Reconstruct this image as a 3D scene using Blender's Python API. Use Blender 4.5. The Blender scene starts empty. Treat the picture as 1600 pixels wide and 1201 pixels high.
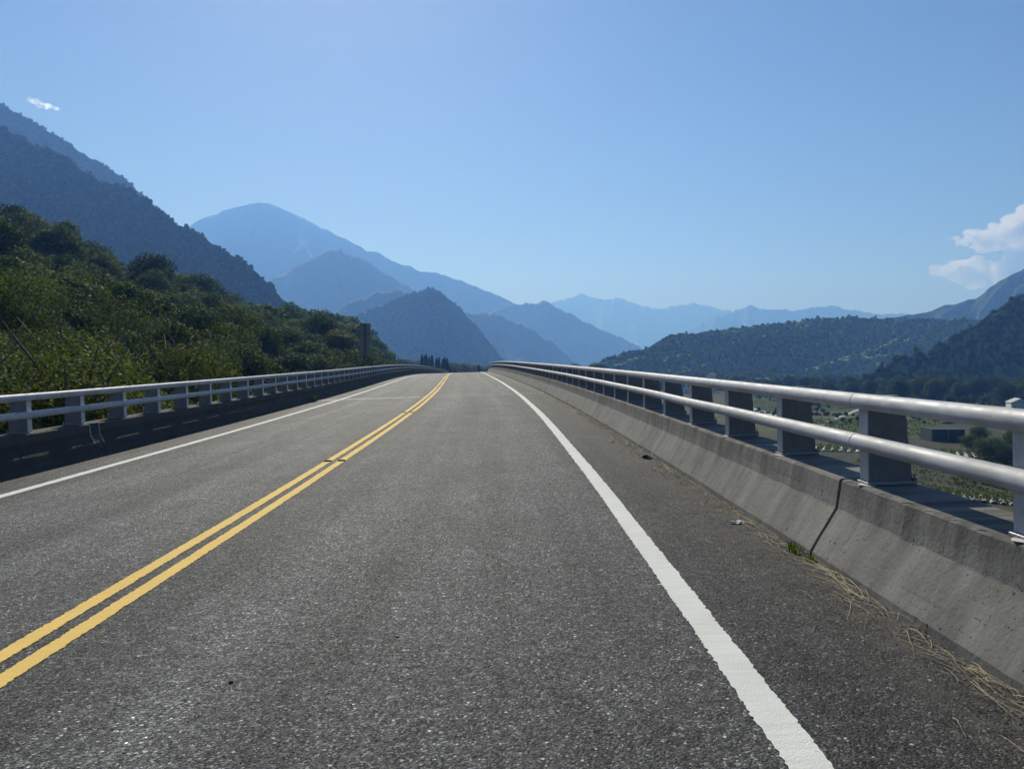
import bpy, math, random
import numpy as np
from math import sin, cos, pi, radians
rng = np.random.default_rng(7); random.seed(7)
sc = bpy.context.scene
COL = sc.collection

# ------------------------------------------------------------------ camera
EYE = 1.53; YAW = 0.00112; PITCH = 30.5/1200
cd = bpy.data.cameras.new('camera'); cam = bpy.data.objects.new('camera', cd); COL.objects.link(cam)
cd.sensor_width = 36; cd.lens = 27.0; cd.clip_start = 0.05; cd.clip_end = 60000
cam.location = (0, 0, EYE); cam.rotation_euler = (pi/2-PITCH, 0, -YAW)
sc.camera = cam
# ------------------------------------------------------------------ sky, sun, exposure
SUN_AZ = radians(-13.0)      # from +Y, negative = left
SUN_EL = radians(36.0)
w = bpy.data.worlds.new('World'); sc.world = w; w.use_nodes = True
wn = w.node_tree; wn.nodes.clear()
sky = wn.nodes.new('ShaderNodeTexSky'); sky.sky_type = 'NISHITA'; sky.sun_disc = False
sky.sun_elevation = SUN_EL; sky.sun_rotation = SUN_AZ; sky.air_density = 1.15; sky.dust_density = 0.5; sky.ozone_density = 6.0; sky.altitude = 300
bg = wn.nodes.new('ShaderNodeBackground'); bg.inputs['Strength'].default_value = 0.05
wo = wn.nodes.new('ShaderNodeOutputWorld')
wn.links.new(sky.outputs[0], bg.inputs[0]); wn.links.new(bg.outputs[0], wo.inputs[0])
sd = bpy.data.lights.new('sun', 'SUN'); sun = bpy.data.objects.new('sun', sd); COL.objects.link(sun)
sd.energy = 5.0; sd.angle = radians(0.53); sd.color = (0.95, 0.975, 1.0)
sun.rotation_euler = (pi/2-SUN_EL, 0, pi-SUN_AZ)
sun.location = (0, 0, 400)
HAZE_DENSITY = 2.95e-4
sc.view_settings.view_transform = 'Standard'; sc.view_settings.look = 'None'
sc.view_settings.exposure = -0.02; sc.view_settings.gamma = 1.0; sc.view_settings.use_curve_mapping = False
sc.render.engine = 'CYCLES'
sc.cycles.use_denoising = True
sc.cycles.max_bounces = 5; sc.cycles.diffuse_bounces = 2; sc.cycles.glossy_bounces = 2; sc.cycles.transmission_bounces = 3; sc.cycles.transparent_max_bounces = 8
sc.cycles.use_adaptive_sampling = True; sc.cycles.adaptive_threshold = 0.03
sc.cycles.sample_clamp_indirect = 5

# ------------------------------------------------------------------ helpers
def link(o, parent=None):
    COL.objects.link(o)
    if parent is not None: o.parent = parent
    return o
def tag(o, label=None, cat=None, group=None, kind=None):
    if label: o['label'] = label
    if cat: o['category'] = cat
    if group: o['group'] = group
    if kind: o['kind'] = kind
    return o
def empty(name, loc=(0, 0, 0), rz=0):
    o = bpy.data.objects.new(name, None); COL.objects.link(o)
    o.location = loc; o.rotation_euler = (0, 0, rz); o.empty_display_size = 0.2
    return o
def mesh(name, V, F, mat=None, smooth=False, uv=None):
    V = np.asarray(V, dtype=np.float64).reshape(-1, 3)
    me = bpy.data.meshes.new(name)
    if isinstance(F, np.ndarray):
        n, k = F.shape
        me.vertices.add(len(V)); me.vertices.foreach_set('co', V.ravel().astype(np.float32))
        me.loops.add(n*k); me.loops.foreach_set('vertex_index', F.ravel().astype(np.int32))
        me.polygons.add(n); me.polygons.foreach_set('loop_start', (np.arange(n)*k).astype(np.int32))
        me.polygons.foreach_set('loop_total', np.full(n, k, np.int32))
        me.update(calc_edges=True)
    else:
        me.from_pydata([tuple(v) for v in V], [], F)
    if uv is not None:
        l = me.uv_layers.new(name='UVMap')
        idx = np.empty(len(me.loops), np.int32); me.loops.foreach_get('vertex_index', idx)
        l.data.foreach_set('uv', np.asarray(uv, np.float32)[idx].ravel())
    if mat: me.materials.append(mat)
    if smooth: me.polygons.foreach_set('use_smooth', np.ones(len(me.polygons), bool))
    me.validate(); me.update()
    return me
def obj(name, me, parent=None, loc=None):
    o = bpy.data.objects.new(name, me); link(o, parent)
    if loc is not None: o.location = loc
    return o
def grid_faces(nu, nv, close_v=False):
    i = np.arange(nu-1)[:, None]; j = np.arange(nv if close_v else nv-1)[None, :]
    j2 = (j+1) % nv
    return np.stack([i*nv+j, (i+1)*nv+j, (i+1)*nv+j2, i*nv+j2], -1).reshape(-1, 4)
class MB:                                     # small mesh collector
    def __init__(s): s.V = []; s.F = []
    def add(s, V, F):
        b = len(s.V); s.V += [tuple(v) for v in V]; s.F += [tuple(int(i)+b for i in f) for f in F]; return s
    def box(s, x0, x1, y0, y1, z0, z1, bev=0.0):
        if bev <= 0:
            V = [(x, y, z) for x in (x0, x1) for y in (y0, y1) for z in (z0, z1)]
            return s.add(V, [(0, 1, 3, 2), (4, 6, 7, 5), (0, 4, 5, 1), (2, 3, 7, 6), (0, 2, 6, 4), (1, 5, 7, 3)])
        b = bev; V = []
        for z, q in ((z0, b), (z0+b, 0), (z1-b, 0), (z1, b)):
            c = b
            V += [(x0+q+c, y0+q, z), (x1-q-c, y0+q, z), (x1-q, y0+q+c, z), (x1-q, y1-q-c, z),
                  (x1-q-c, y1-q, z), (x0+q+c, y1-q, z), (x0+q, y1-q-c, z), (x0+q, y0+q+c, z)]
        F = [tuple(range(7, -1, -1)), tuple(range(24, 32))]
        for k in range(3):
            for i in range(8): F.append((k*8+i, k*8+(i+1) % 8, k*8+8+(i+1) % 8, k*8+8+i))
        return s.add(V, F)
    def tube(s, pts, rad, n=8, caps=True):
        pts = [np.array(p, float) for p in pts]; m = len(pts); V = []
        rad = rad if hasattr(rad, '__len__') else [rad]*m
        for k, p in enumerate(pts):
            d = pts[min(k+1, m-1)]-pts[max(k-1, 0)]; d /= np.linalg.norm(d)+1e-9
            a = np.cross(d, (0, 0, 1.0)) if abs(d[2]) < .95 else np.cross(d, (1.0, 0, 0))
            a /= np.linalg.norm(a); b = np.cross(d, a)
            for i in range(n):
                t = 2*pi*i/n; V.append(p+rad[k]*(cos(t)*a+sin(t)*b))
        F = [(k*n+i, (k+1)*n+i, (k+1)*n+(i+1) % n, k*n+(i+1) % n) for k in range(m-1) for i in range(n)]
        if caps: F += [tuple(range(n)), tuple(range(m*n-1, (m-1)*n-1, -1))]
        return s.add(V, F)
    def mesh(s, name, mat, smooth=False): return mesh(name, s.V, s.F, mat, smooth)
    def build(s, name, mat, parent=None, smooth=False): return obj(name, s.mesh(name, mat, smooth), parent)
# vectorised value noise
_T = rng.random((256, 256))
def vnoise(x, y):
    xi = np.floor(x).astype(int); yi = np.floor(y).astype(int); fx = x-xi; fy = y-yi
    fx = fx*fx*(3-2*fx); fy = fy*fy*(3-2*fy)
    a = _T[xi & 255, yi & 255]; b = _T[(xi+1) & 255, yi & 255]; c = _T[xi & 255, (yi+1) & 255]; d = _T[(xi+1) & 255, (yi+1) & 255]
    return (a*(1-fx)+b*fx)*(1-fy)+(c*(1-fx)+d*fx)*fy
def fbm(x, y, oct=4, g=.5):
    t = 0; a = 1; s = 0
    for k in range(oct):
        t = t+a*vnoise(x*2**k+17.3*k, y*2**k+9.1*k); s += a; a *= g
    return t/s
def ridged(x, y, oct=3):
    t = 0; a = 1; s = 0
    for k in range(oct):
        t = t+a*(1-np.abs(2*vnoise(x*2**k+5.7*k, y*2**k+31.1*k)-1)); s += a; a *= .5
    return t/s
# pixel of the 1600x1201 photograph + forward depth -> world point
def at(px, py, D):
    Xc = (px-800)/1200*D; Zc = (600.5-py)/1200*D
    Y = D*cos(PITCH)+Zc*sin(PITCH); Z = Zc*cos(PITCH)-D*sin(PITCH)
    return np.array([Xc*cos(YAW)+Y*sin(YAW), -Xc*sin(YAW)+Y*cos(YAW), Z+EYE])
GROUND = -16.0
def on_ground(px, py, z=GROUND):
    a = at(px, py, 1.0); t = (z-EYE)/(a[2]-EYE); return np.array([a[0]*t, a[1]*t, z])

# ------------------------------------------------------------------ node helper
class NT:
    def __init__(s, name):
        s.m = bpy.data.materials.new(name); s.m.use_nodes = True; s.t = s.m.node_tree; s.t.nodes.clear()
        s.out = s.n('ShaderNodeOutputMaterial')
    def n(s, typ, **kw):
        nd = s.t.nodes.new(typ)
        for k, v in kw.items(): setattr(nd, k, v)
        return nd
    def put(s, sock, v):
        if v is None: return
        if hasattr(v, 'is_output'): s.t.links.new(v, sock)
        elif isinstance(v, (tuple, list)) and len(v) == 3 and sock.type == 'RGBA': sock.default_value = (*v, 1)
        else: sock.default_value = v
    def coord(s, k='Object'):
        return s.n('ShaderNodeTexCoord').outputs[k]
    def mapping(s, vec, scale=(1, 1, 1), loc=(0, 0, 0)):
        m = s.n('ShaderNodeMapping'); s.put(m.inputs[0], vec); m.inputs['Scale'].default_value = scale; m.inputs['Location'].default_value = loc
        return m.outputs[0]
    def noise(s, vec, scale, detail=4, rough=.55, color=False, dist=0):
        n = s.n('ShaderNodeTexNoise'); s.put(n.inputs['Vector'], vec); n.inputs['Scale'].default_value = scale
        n.inputs['Detail'].default_value = detail; n.inputs['Roughness'].default_value = rough; n.inputs['Distortion'].default_value = dist
        return n.outputs['Color' if color else 'Fac']
    def voro(s, vec, scale, feature='F1', rand=1.0):
        n = s.n('ShaderNodeTexVoronoi', feature=feature); s.put(n.inputs['Vector'], vec); n.inputs['Scale'].default_value = scale
        n.inputs['Randomness'].default_value = rand
        return n
    def math(s, op, a, b=None, clamp=False):
        n = s.n('ShaderNodeMath', operation=op, use_clamp=clamp); s.put(n.inputs[0], a)
        if b is not None: s.put(n.inputs[1], b)
        return n.outputs[0]
    def rng(s, v, a, b, c=0, d=1):
        n = s.n('ShaderNodeMapRange'); n.clamp = True; s.put(n.inputs[0], v)
        for i, q in enumerate((a, b, c, d)): s.put(n.inputs[i+1], q)
        return n.outputs[0]
    def ramp(s, v, stops, interp='LINEAR'):
        n = s.n('ShaderNodeValToRGB'); s.put(n.inputs[0], v); r = n.color_ramp; r.interpolation = interp
        while len(r.elements) < len(stops): r.elements.new(.5)
        for e, (p, c) in zip(r.elements, stops): e.position = p; e.color = (*c, 1) if len(c) == 3 else c
        return n.outputs[0]
    def mix(s, f, a, b, blend='MIX'):
        n = s.n('ShaderNodeMix', data_type='RGBA', blend_type=blend); s.put(n.inputs[0], f); s.put(n.inputs[6], a); s.put(n.inputs[7], b)
        return n.outputs[2]
    def bump(s, h, strength=.5, dist=.01, normal=None):
        n = s.n('ShaderNodeBump'); s.put(n.inputs['Height'], h); n.inputs['Strength'].default_value = strength; n.inputs['Distance'].default_value = dist
        if normal is not None: s.put(n.inputs['Normal'], normal)
        return n.outputs[0]
    def pbsdf(s, color, rough=.6, metal=0, normal=None, spec=.5):
        b = s.n('ShaderNodeBsdfPrincipled'); s.put(b.inputs['Base Color'], color); s.put(b.inputs['Roughness'], rough)
        s.put(b.inputs['Metallic'], metal); s.put(b.inputs['Specular IOR Level'], spec)
        if normal is not None: s.put(b.inputs['Normal'], normal)
        s.t.links.new(b.outputs[0], s.out.inputs[0]); return b
    def sep(s, v):
        n = s.n('ShaderNodeSeparateXYZ'); s.put(n.inputs[0], v); return n.outputs

# ------------------------------------------------------------------ materials
def mat_asphalt():
    s = NT('asphalt'); c = s.coord('Object'); uv = s.sep(s.coord('UV'))
    # aggregate stones in a dark binder
    warp = s.n('ShaderNodeVectorMath', operation='MULTIPLY_ADD')
    s.put(warp.inputs[0], s.noise(c, 60, 0, color=True)); warp.inputs[1].default_value = (.008,)*3; s.put(warp.inputs[2], c)
    v1 = s.voro(warp.outputs[0], 95); v2 = s.voro(c, 210); v3 = s.voro(c, 48)
    r1 = s.sep(v1.outputs['Color']); r2 = s.sep(v2.outputs['Color']); r3 = s.sep(v3.outputs['Color'])
    t1 = s.ramp(r1[0], [(0, (.008,)*3), (.38, (.022,)*3), (.62, (.055, .055, .054)), (.82, (.115, .113, .108)), (.95, (.21, .205, .198)), (1, (.44, .43, .41))])
    t2 = s.ramp(r2[0], [(0, (.012,)*3), (.5, (.035,)*3), (.8, (.09,)*3), (1, (.25, .245, .235))])
    col = s.mix(.33, t1, t2)
    big = s.math('MULTIPLY', s.math('GREATER_THAN', r3[1], .95), s.math('LESS_THAN', v3.outputs['Distance'], .36))
    col = s.mix(big, col, s.ramp(r3[0], [(0, (.14, .14, .135)), (.6, (.3, .29, .28)), (1, (.62, .6, .57))]))
    pit = s.math('MULTIPLY', s.math('GREATER_THAN', r3[2], .965), s.math('LESS_THAN', v3.outputs['Distance'], .38))
    col = s.mix(pit, col, (.006, .006, .006))
    # wear: polished wheel paths, oil strip, dirty shoulders, patches
    prof = s.ramp(s.rng(uv[0], -7.6, 2.4), [(0, (.75,)*3), (.10, (.92,)*3), (.16, (1.05,)*3), (.24, (1.4,)*3), (.32, (1.05,)*3), (.42, (1.35,)*3), (.485, (.78,)*3),
                                             (.53, (.86,)*3), (.60, (1.28,)*3), (.68, (.94,)*3), (.78, (1.32,)*3), (.855, (1.0,)*3), (.885, (.7,)*3), (.95, (.62,)*3), (1, (.55,)*3)])
    streak = s.noise(s.mapping(s.coord('UV'), (1.6, .06, 1)), 1.0, 4, .6)
    cloudy = s.noise(c, .8, 5, .6)
    k = s.math('MULTIPLY', s.rng(streak, .34, .66, .64, 1.34), s.rng(cloudy, .3, .7, .76, 1.24))
    mid = s.noise(c, 14, 1, .6); k = s.math('MULTIPLY', k, s.rng(mid, .3, .7, .72, 1.28))
    spots = s.rng(s.noise(c, 1.9, 5, .7), .63, .70); k = s.math('MULTIPLY', k, s.rng(spots, 0, 1, 1, .62))
    col = s.mix(1, col, prof, 'MULTIPLY')
    kk = s.n('ShaderNodeCombineColor'); [s.put(kk.inputs[i], k) for i in range(3)]
    col = s.mix(1, col, kk.outputs[0], 'MULTIPLY')
    # brown dirt swept against the kerbs
    edge = s.math('MAXIMUM', s.rng(uv[0], 1.55, 2.2), s.rng(uv[0], -6.9, -7.45))
    dirt = s.math('MULTIPLY', edge, s.rng(s.noise(c, 5, 5, .65), .35, .7), True)
    col = s.mix(s.math('MULTIPLY', dirt, .7), col, (.125, .11, .09))
    col = s.mix(1, col, (1.12, 1.14, 1.16), 'MULTIPLY')
    h = s.math('MULTIPLY', v1.outputs['Distance'], -1.2)
    h = s.math('ADD', h, s.math('MULTIPLY', r1[1], .9)); h = s.math('ADD', h, s.math('MULTIPLY', mid, .6))
    nrm = s.bump(h, .75, .006)
    # every stone has its own tilt
    tilt = s.n('ShaderNodeVectorMath', operation='MULTIPLY_ADD'); s.put(tilt.inputs[0], v1.outputs['Color']); tilt.inputs[1].default_value = (.5, .5, .12); tilt.inputs[2].default_value = (-.25, -.25, 0)
    ad = s.n('ShaderNodeVectorMath', operation='ADD'); s.put(ad.inputs[0], nrm); s.put(ad.inputs[1], tilt.outputs[0])
    nz = s.n('ShaderNodeVectorMath', operation='NORMALIZE'); s.put(nz.inputs[0], ad.outputs[0])
    s.pbsdf(col, s.rng(r1[2], 0, 1, .6, .95), 0, nz.outputs[0], .22)
    return s.m
def mat_paint(name, color, dirt, wear=.5):
    s = NT(name); c = s.coord('Object'); uv = s.coord('UV')
    band = s.noise(s.mapping(uv, (1.2, 26, 1)), 1, 3, .6)
    col = s.mix(s.rng(band, .35, .8, 0, .35), color, dirt)
    col = s.mix(s.rng(s.noise(c, 3, 5, .6), .4, .8, 0, .35), col, dirt)
    v = s.voro(c, 95); r = s.sep(v.outputs['Color'])
    spots = s.math('MULTIPLY', s.rng(s.noise(c, 30, 4, .7), .66, .72), s.math('GREATER_THAN', r[0], .3))
    chips = s.math('MULTIPLY', spots, wear)
    col = s.mix(chips, col, (.035, .034, .033))
    h = s.math('ADD', s.math('MULTIPLY', v.outputs['Distance'], -1), s.math('MULTIPLY', band, .8))
    s.pbsdf(col, .8, 0, s.bump(h, .45, .004), .12)
    return s.m
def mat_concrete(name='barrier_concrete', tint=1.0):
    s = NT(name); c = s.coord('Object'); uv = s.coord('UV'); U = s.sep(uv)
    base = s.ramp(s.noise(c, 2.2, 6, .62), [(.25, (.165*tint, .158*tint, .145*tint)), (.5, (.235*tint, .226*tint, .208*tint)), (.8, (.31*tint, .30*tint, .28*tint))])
    col = s.mix(s.rng(s.noise(c, 45, 4, .7), .3, .75, 0, .35), base, (.36*tint, .35*tint, .33*tint))
    # vertical run-off stains below the top edge, different pour of the upper band
    st = s.noise(s.mapping(uv, (.5, 5.5, 1)), 1, 4, .6)
    col = s.mix(s.math('MULTIPLY', s.rng(st, .44, .64), s.rng(U[0], .3, .6, .35, .9)), col, (.06, .056, .05))
    scuff = s.noise(s.mapping(uv, (16, .35, 1)), 1, 4, .7); col = s.mix(s.math('MULTIPLY', s.rng(scuff, .60, .74), .5), col, (.05, .048, .045))
    col = s.mix(s.math('MULTIPLY', s.rng(U[0], .425, .435), .3), col, (.13, .125, .11))
    # dust at the foot
    col = s.mix(s.math('MULTIPLY', s.rng(s.math('ADD', U[0], s.math('MULTIPLY', s.noise(c, 6, 4), .15)), .16, .05), .5), col, (.16, .14, .11))
    col = s.mix(s.math('MULTIPLY', s.rng(s.noise(c, 1.3, 5, .65), .5, .68), .5), col, (.09, .087, .08))
    # bug holes
    v = s.voro(c, 17); r = s.sep(v.outputs['Color']); th = s.math('MULTIPLY', s.rng(r[0], .2, 1, 0, .23), s.rng(s.noise(c, 2.0, 2), .35, .6))
    hole = s.math('LESS_THAN', v.outputs['Distance'], th)
    v2 = s.voro(c, 44); r2 = s.sep(v2.outputs['Color']); hole2 = s.math('LESS_THAN', v2.outputs['Distance'], s.rng(r2[0], .55, 1, 0, .26))
    hh = s.math('MAXIMUM', hole, hole2)
    col = s.mix(s.math('MULTIPLY', hh, .8), col, (.03, .028, .025))
    h = s.math('ADD', s.math('MULTIPLY', s.noise(c, 35, 5, .65), .6), s.math('MULTIPLY', hh, -.9))
    h = s.math('ADD', h, s.math('MULTIPLY', s.noise(c, 5, 3), .8))
    s.pbsdf(col, .9, 0, s.bump(h, 1.0, .009), .2)
    return s.m
def mat_simple(name, color, rough=.6, metal=0, var=.25, scale=6, bump=.15, bscale=60, spec=.5, stretch=(1, 1, 1)):
    s = NT(name); c = s.mapping(s.coord('Object'), stretch)
    n = s.noise(c, scale, 5, .6)
    lo = tuple(x*(1-var) for x in color); hi = tuple(min(1, x*(1+var)) for x in color)
    col = s.ramp(n, [(.3, lo), (.7, hi)])
    s.pbsdf(col, s.rng(s.noise(c, scale*2.3, 3), .3, .7, rough*.8, min(1, rough*1.2)), metal, s.bump(s.noise(c, bscale, 3), bump, .004), spec)
    return s.m
def mat_rail():
    s = NT('galvanised_rail'); c = s.coord('Object')
    n = s.noise(c, 7, 5, .6); n2 = s.noise(c, 160, 2, .5); n3 = s.noise(c, 1.3, 3, .6)
    col = s.ramp(n, [(.3, (.40, .405, .43)), (.7, (.55, .555, .585))])
    col = s.mix(s.rng(n3, .45, .7, 0, .6), col, (.30, .30, .31))
    col = s.mix(s.math('MULTIPLY', s.rng(s.noise(s.mapping(c, (9, 9, 40)), 1, 4, .7), .56, .72), .5), col, (.22, .22, .225))
    sp = s.math('GREATER_THAN', s.noise(c, 26, 4, .7), .73)
    col = s.mix(s.math('MULTIPLY', sp, .45), col, (.16, .14, .12))
    s.pbsdf(col, s.rng(n, .3, .7, .50, .72), .12, s.bump(s.math('ADD', n2, s.math('MULTIPLY', n3, 2)), .16, .004), .3)
    return s.m
def mat_leaf(name, c1, c2, c3, trans=.48, patch=.25):
    s = NT(name); oi = s.n('ShaderNodeObjectInfo').outputs['Random']; g = s.n('ShaderNodeNewGeometry')
    col = s.ramp(oi, [(0, c1), (.5, c2), (1, c3)])
    v = s.noise(s.coord('Object'), .9, 3); ri = g.outputs['Random Per Island']
    k = s.math('MULTIPLY', s.rng(v, .3, .7, 1-patch, 1+patch), s.rng(ri, 0, 1, .65, 1.35))
    kk = s.n('ShaderNodeCombineColor'); [s.put(kk.inputs[i], k) for i in range(3)]
    col = s.mix(1, col, kk.outputs[0], 'MULTIPLY')
    p = s.n('ShaderNodeBsdfPrincipled'); s.put(p.inputs['Base Color'], col); p.inputs['Roughness'].default_value = .65; p.inputs['Specular IOR Level'].default_value = .12
    t = s.n('ShaderNodeBsdfTranslucent'); s.put(t.inputs[0], s.mix(1, col, (1.25, 1.3, .55), 'MULTIPLY'))
    mx = s.n('ShaderNodeMixShader'); mx.inputs[0].default_value = trans
    s.t.links.new(p.outputs[0], mx.inputs[1]); s.t.links.new(t.outputs[0], mx.inputs[2]); s.t.links.new(mx.outputs[0], s.out.inputs[0])
    return s.m
def mat_forest(name, a, b, c, sc_=.05, bumpd=6, rock=0):
    s = NT(name); co = s.coord('Object')
    n1 = s.noise(co, sc_, 6, .65); v = s.voro(co, sc_*2.6)
    col = s.ramp(n1, [(.3, a), (.5, b), (.72, c)])
    big = s.noise(co, sc_*.09, 4, .6)
    col = s.mix(s.rng(big, .4, .65, 0, .6), col, c)
    if rock: col = s.mix(s.math('MULTIPLY', s.rng(s.noise(s.mapping(co, (1, 1, .25)), sc_*.5, 5, .7), .62, .7), rock), col, (.16, .15, .12))
    h = s.math('ADD', s.math('MULTIPLY', v.outputs['Distance'], -1), s.math('MULTIPLY', n1, .8))
    s.pbsdf(col, .95, 0, s.bump(h, .9, bumpd), .1)
    return s.m
M = {}
M['asphalt'] = mat_asphalt()
M['white'] = mat_paint('white_road_paint', (.78, .775, .71), (.50, .49, .45), .6)
M['yellow'] = mat_paint('yellow_road_paint', (.90, .60, .17), (.60, .41, .13), .85)
M['concrete'] = mat_concrete('barrier_concrete', .95); M['concrete_dark'] = mat_concrete('shade_toned_barrier_concrete', .2)  # left barrier's concrete toned far down, its deep shade put into the colour
M['deck'] = mat_simple('deck_concrete', (.25, .24, .225), .9, 0, .3, 1.5, .4, 30)
M['rail'] = mat_rail()
M['post'] = mat_simple('shade_toned_post_paint', (.17, .175, .185), .55, .1, .2, 9, .15, 80); M['flange'] = mat_simple('sunlit_toned_flange', (.50, .51, .53), .5, .2, .25, 12, .15, 80)  # front flange paler and web darker, painting sun and shade into the post
M['plate'] = mat_simple('base_plate_steel', (.30, .31, .33), .5, .4, .25, 20, .2, 90)
M['bolt'] = mat_simple('bolt_steel', (.22, .21, .2), .45, .7, .3, 40, .2, 120)
M['grout'] = mat_simple('grout', (.55, .54, .52), .9, 0, .25, 20, .5, 60)
M['jointsteel'] = mat_simple('joint_steel', (.42, .42, .42), .38, .55, .3, 6, .2, 60)
M['rubber'] = mat_simple('joint_rubber', (.012, .012, .013), .7, 0, .3, 10, .2, 60)
M['signback'] = mat_simple('sign_back_aluminium', (.24, .25, .26), .5, .3, .15, 4, .1, 40)
M['signpole'] = mat_simple('sign_pole_steel', (.10, .105, .115), .5, .3, .2, 8, .1, 40)
M['bark'] = mat_simple('bark', (.11, .085, .06), .9, 0, .4, 5, .6, 20, .2, (1, 1, .3))
M['leafA'] = mat_leaf('leaf_dark', (.026, .048, .018), (.038, .066, .022), (.058, .086, .024))
M['leafB'] = mat_leaf('leaf_olive', (.046, .070, .020), (.060, .086, .022), (.082, .094, .028))
M['leafC'] = mat_leaf('leaf_bright', (.046, .080, .020), (.060, .096, .022), (.080, .108, .026), .48)
M['leafW'] = mat_leaf('leaf_woodland', (.040, .076, .022), (.062, .105, .028), (.095, .135, .034), .55)
M['conifer'] = mat_leaf('leaf_conifer', (.014, .026, .014), (.018, .032, .016), (.024, .038, .018), .15)
M['palm'] = mat_leaf('palm_frond', (.022, .040, .014), (.030, .05, .018), (.04, .056, .02), .25)
M['forest'] = mat_forest('forest_slope', (.030, .050, .018), (.052, .075, .024), (.09, .105, .034), .05, 5)
M['forest_far'] = mat_forest('far_forest_slope', (.026, .042, .020), (.044, .062, .026), (.07, .082, .036), .006, 10, .3)
M['forest_spur'] = mat_forest('spur_slope', (.09, .14, .04), (.14, .19, .055), (.20, .24, .08), .05, 3, .12)  # pale slope colour carries the sunlit look of the bared flanks
M['ground'] = mat_forest('valley_ground', (.045, .058, .024), (.07, .078, .034), (.115, .105, .06), .06, .6)
M['soil'] = mat_simple('field_soil', (.062, .062, .038), .95, 0, .35, .4, .6, 4, .1)
M['grassplot'] = mat_simple('grass_plot', (.075, .105, .035), .95, 0, .5, .25, .6, 3, .1)
M['cropplot'] = mat_simple('crop_plot', (.05, .07, .028), .95, 0, .55, .3, .8, 3, .1)
M['path'] = mat_simple('path_concrete', (.34, .33, .30), .9, 0, .2, .5, .3, 10)
M['plastic'] = mat_simple('white_plastic_film', (.66, .67, .68), .35, 0, .15, 2, .4, 8)
M['net'] = mat_simple('shade_net', (.022, .032, .026), .85, 0, .3, 2, .4, 30)
M['wallwhite'] = mat_simple('house_wall', (.62, .61, .58), .85, 0, .1, 1, .2, 8)
M['roofblue'] = mat_simple('blue_roof', (.10, .26, .42), .5, 0, .2, 1, .2, 8)
M['roofgrey'] = mat_simple('grey_roof', (.40, .41, .42), .5, 0, .2, 1, .2, 8)
M['roofred'] = mat_simple('red_roof', (.26, .08, .05), .7, 0, .2, 1, .2, 8)
M['glass'] = mat_simple('window_dark', (.03, .035, .04), .15, 0, .1, 1, 0, 8)
M['straw'] = mat_leaf('dry_straw', (.46, .39, .25), (.56, .48, .33), (.66, .59, .44), .2, .2)
M['tuft'] = mat_leaf('weed_green', (.07, .11, .02), (.09, .13, .025), (.11, .14, .03), .4)
M['paper'] = mat_simple('crumpled_paper', (.72, .72, .70), .8, 0, .12, 20, .4, 60)
M['stone'] = mat_simple('dark_stone', (.03, .028, .026), .85, 0, .3, 20, .5, 60)
M['stonelight'] = mat_simple('pale_stone', (.30, .285, .26), .85, 0, .3, 20, .5, 60)
M['stud'] = mat_simple('stud_housing', (.016, .015, .014), .95, 0, .3, 30, .2, 60, .05)
M['studlens'] = mat_simple('stud_lens', (.05, .03, .015), .8, 0, .2, 30, .1, 60, .1)

# ------------------------------------------------------------------ road alignment
SUP = .03151; G0 = .00886; K0, K1, S1, S2 = .00155, -.00056, 28.556, 72.48; VC, VR = 53.53, 3303.
_s = np.arange(-60, 421, .25)
_k = np.where(_s < -2, .0004, np.clip((_s-S1)/(S2-S1), 0, 1)*(K1-K0)+K0); _k = np.where(_s > 150, 0, _k)
_th = np.cumsum(_k)*.25; _th -= np.interp(0, _s, _th)
_x = np.cumsum(-np.sin(_th))*.25; _x -= np.interp(0, _s, _x)
_y = np.cumsum(np.cos(_th))*.25; _y -= np.interp(0, _s, _y)-.15
_e = np.clip(_s-VC, 0, 150.0)
_z = G0*_s-_e**2/(2*VR)-np.clip(_s-VC-150, 0, None)*150/VR
def fr(s, u, h):
    s = np.asarray(s, float); th = np.interp(s, _s, _th)
    return np.stack(np.broadcast_arrays(np.interp(s, _s, _x)+u*np.cos(th), np.interp(s, _s, _y)+u*np.sin(th), np.interp(s, _s, _z)+SUP*u+h), -1)
def heading(s): return float(np.interp(s, _s, _th))
def samples(a, b, near=.25, far=1.5):
    out = [a]; s = a
    while s < b-1e-6:
        st = near if s < 14 else min(far, near+(s-14)*.02)
        s = min(b, s+st); out.append(s)
    return np.array(out)
SEND = 330.0
UB, UC, UT, UO = 2.2156, 2.405, 2.434, 2.86          # right kerb: foot, crease, top edge, outer edge
LB, LC, LT, LO = -7.27, -7.46, -7.485, -7.93
HC, HT = .362, .574
# road sheet
ss = samples(-25, SEND, .5, 2); uu = np.linspace(LB-.03, UB+.03, 24)
V = np.concatenate([fr(ss, u, 0.0)[:, None, :] for u in uu], 1)
UVr = np.stack(np.broadcast_arrays(uu[None, :], ss[:, None]), -1).reshape(-1, 2)
road = obj('road', mesh('road', V.reshape(-1, 3), grid_faces(len(ss), len(uu))[:, ::-1], M['asphalt'], True, UVr)); tag(road, kind='structure')
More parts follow.
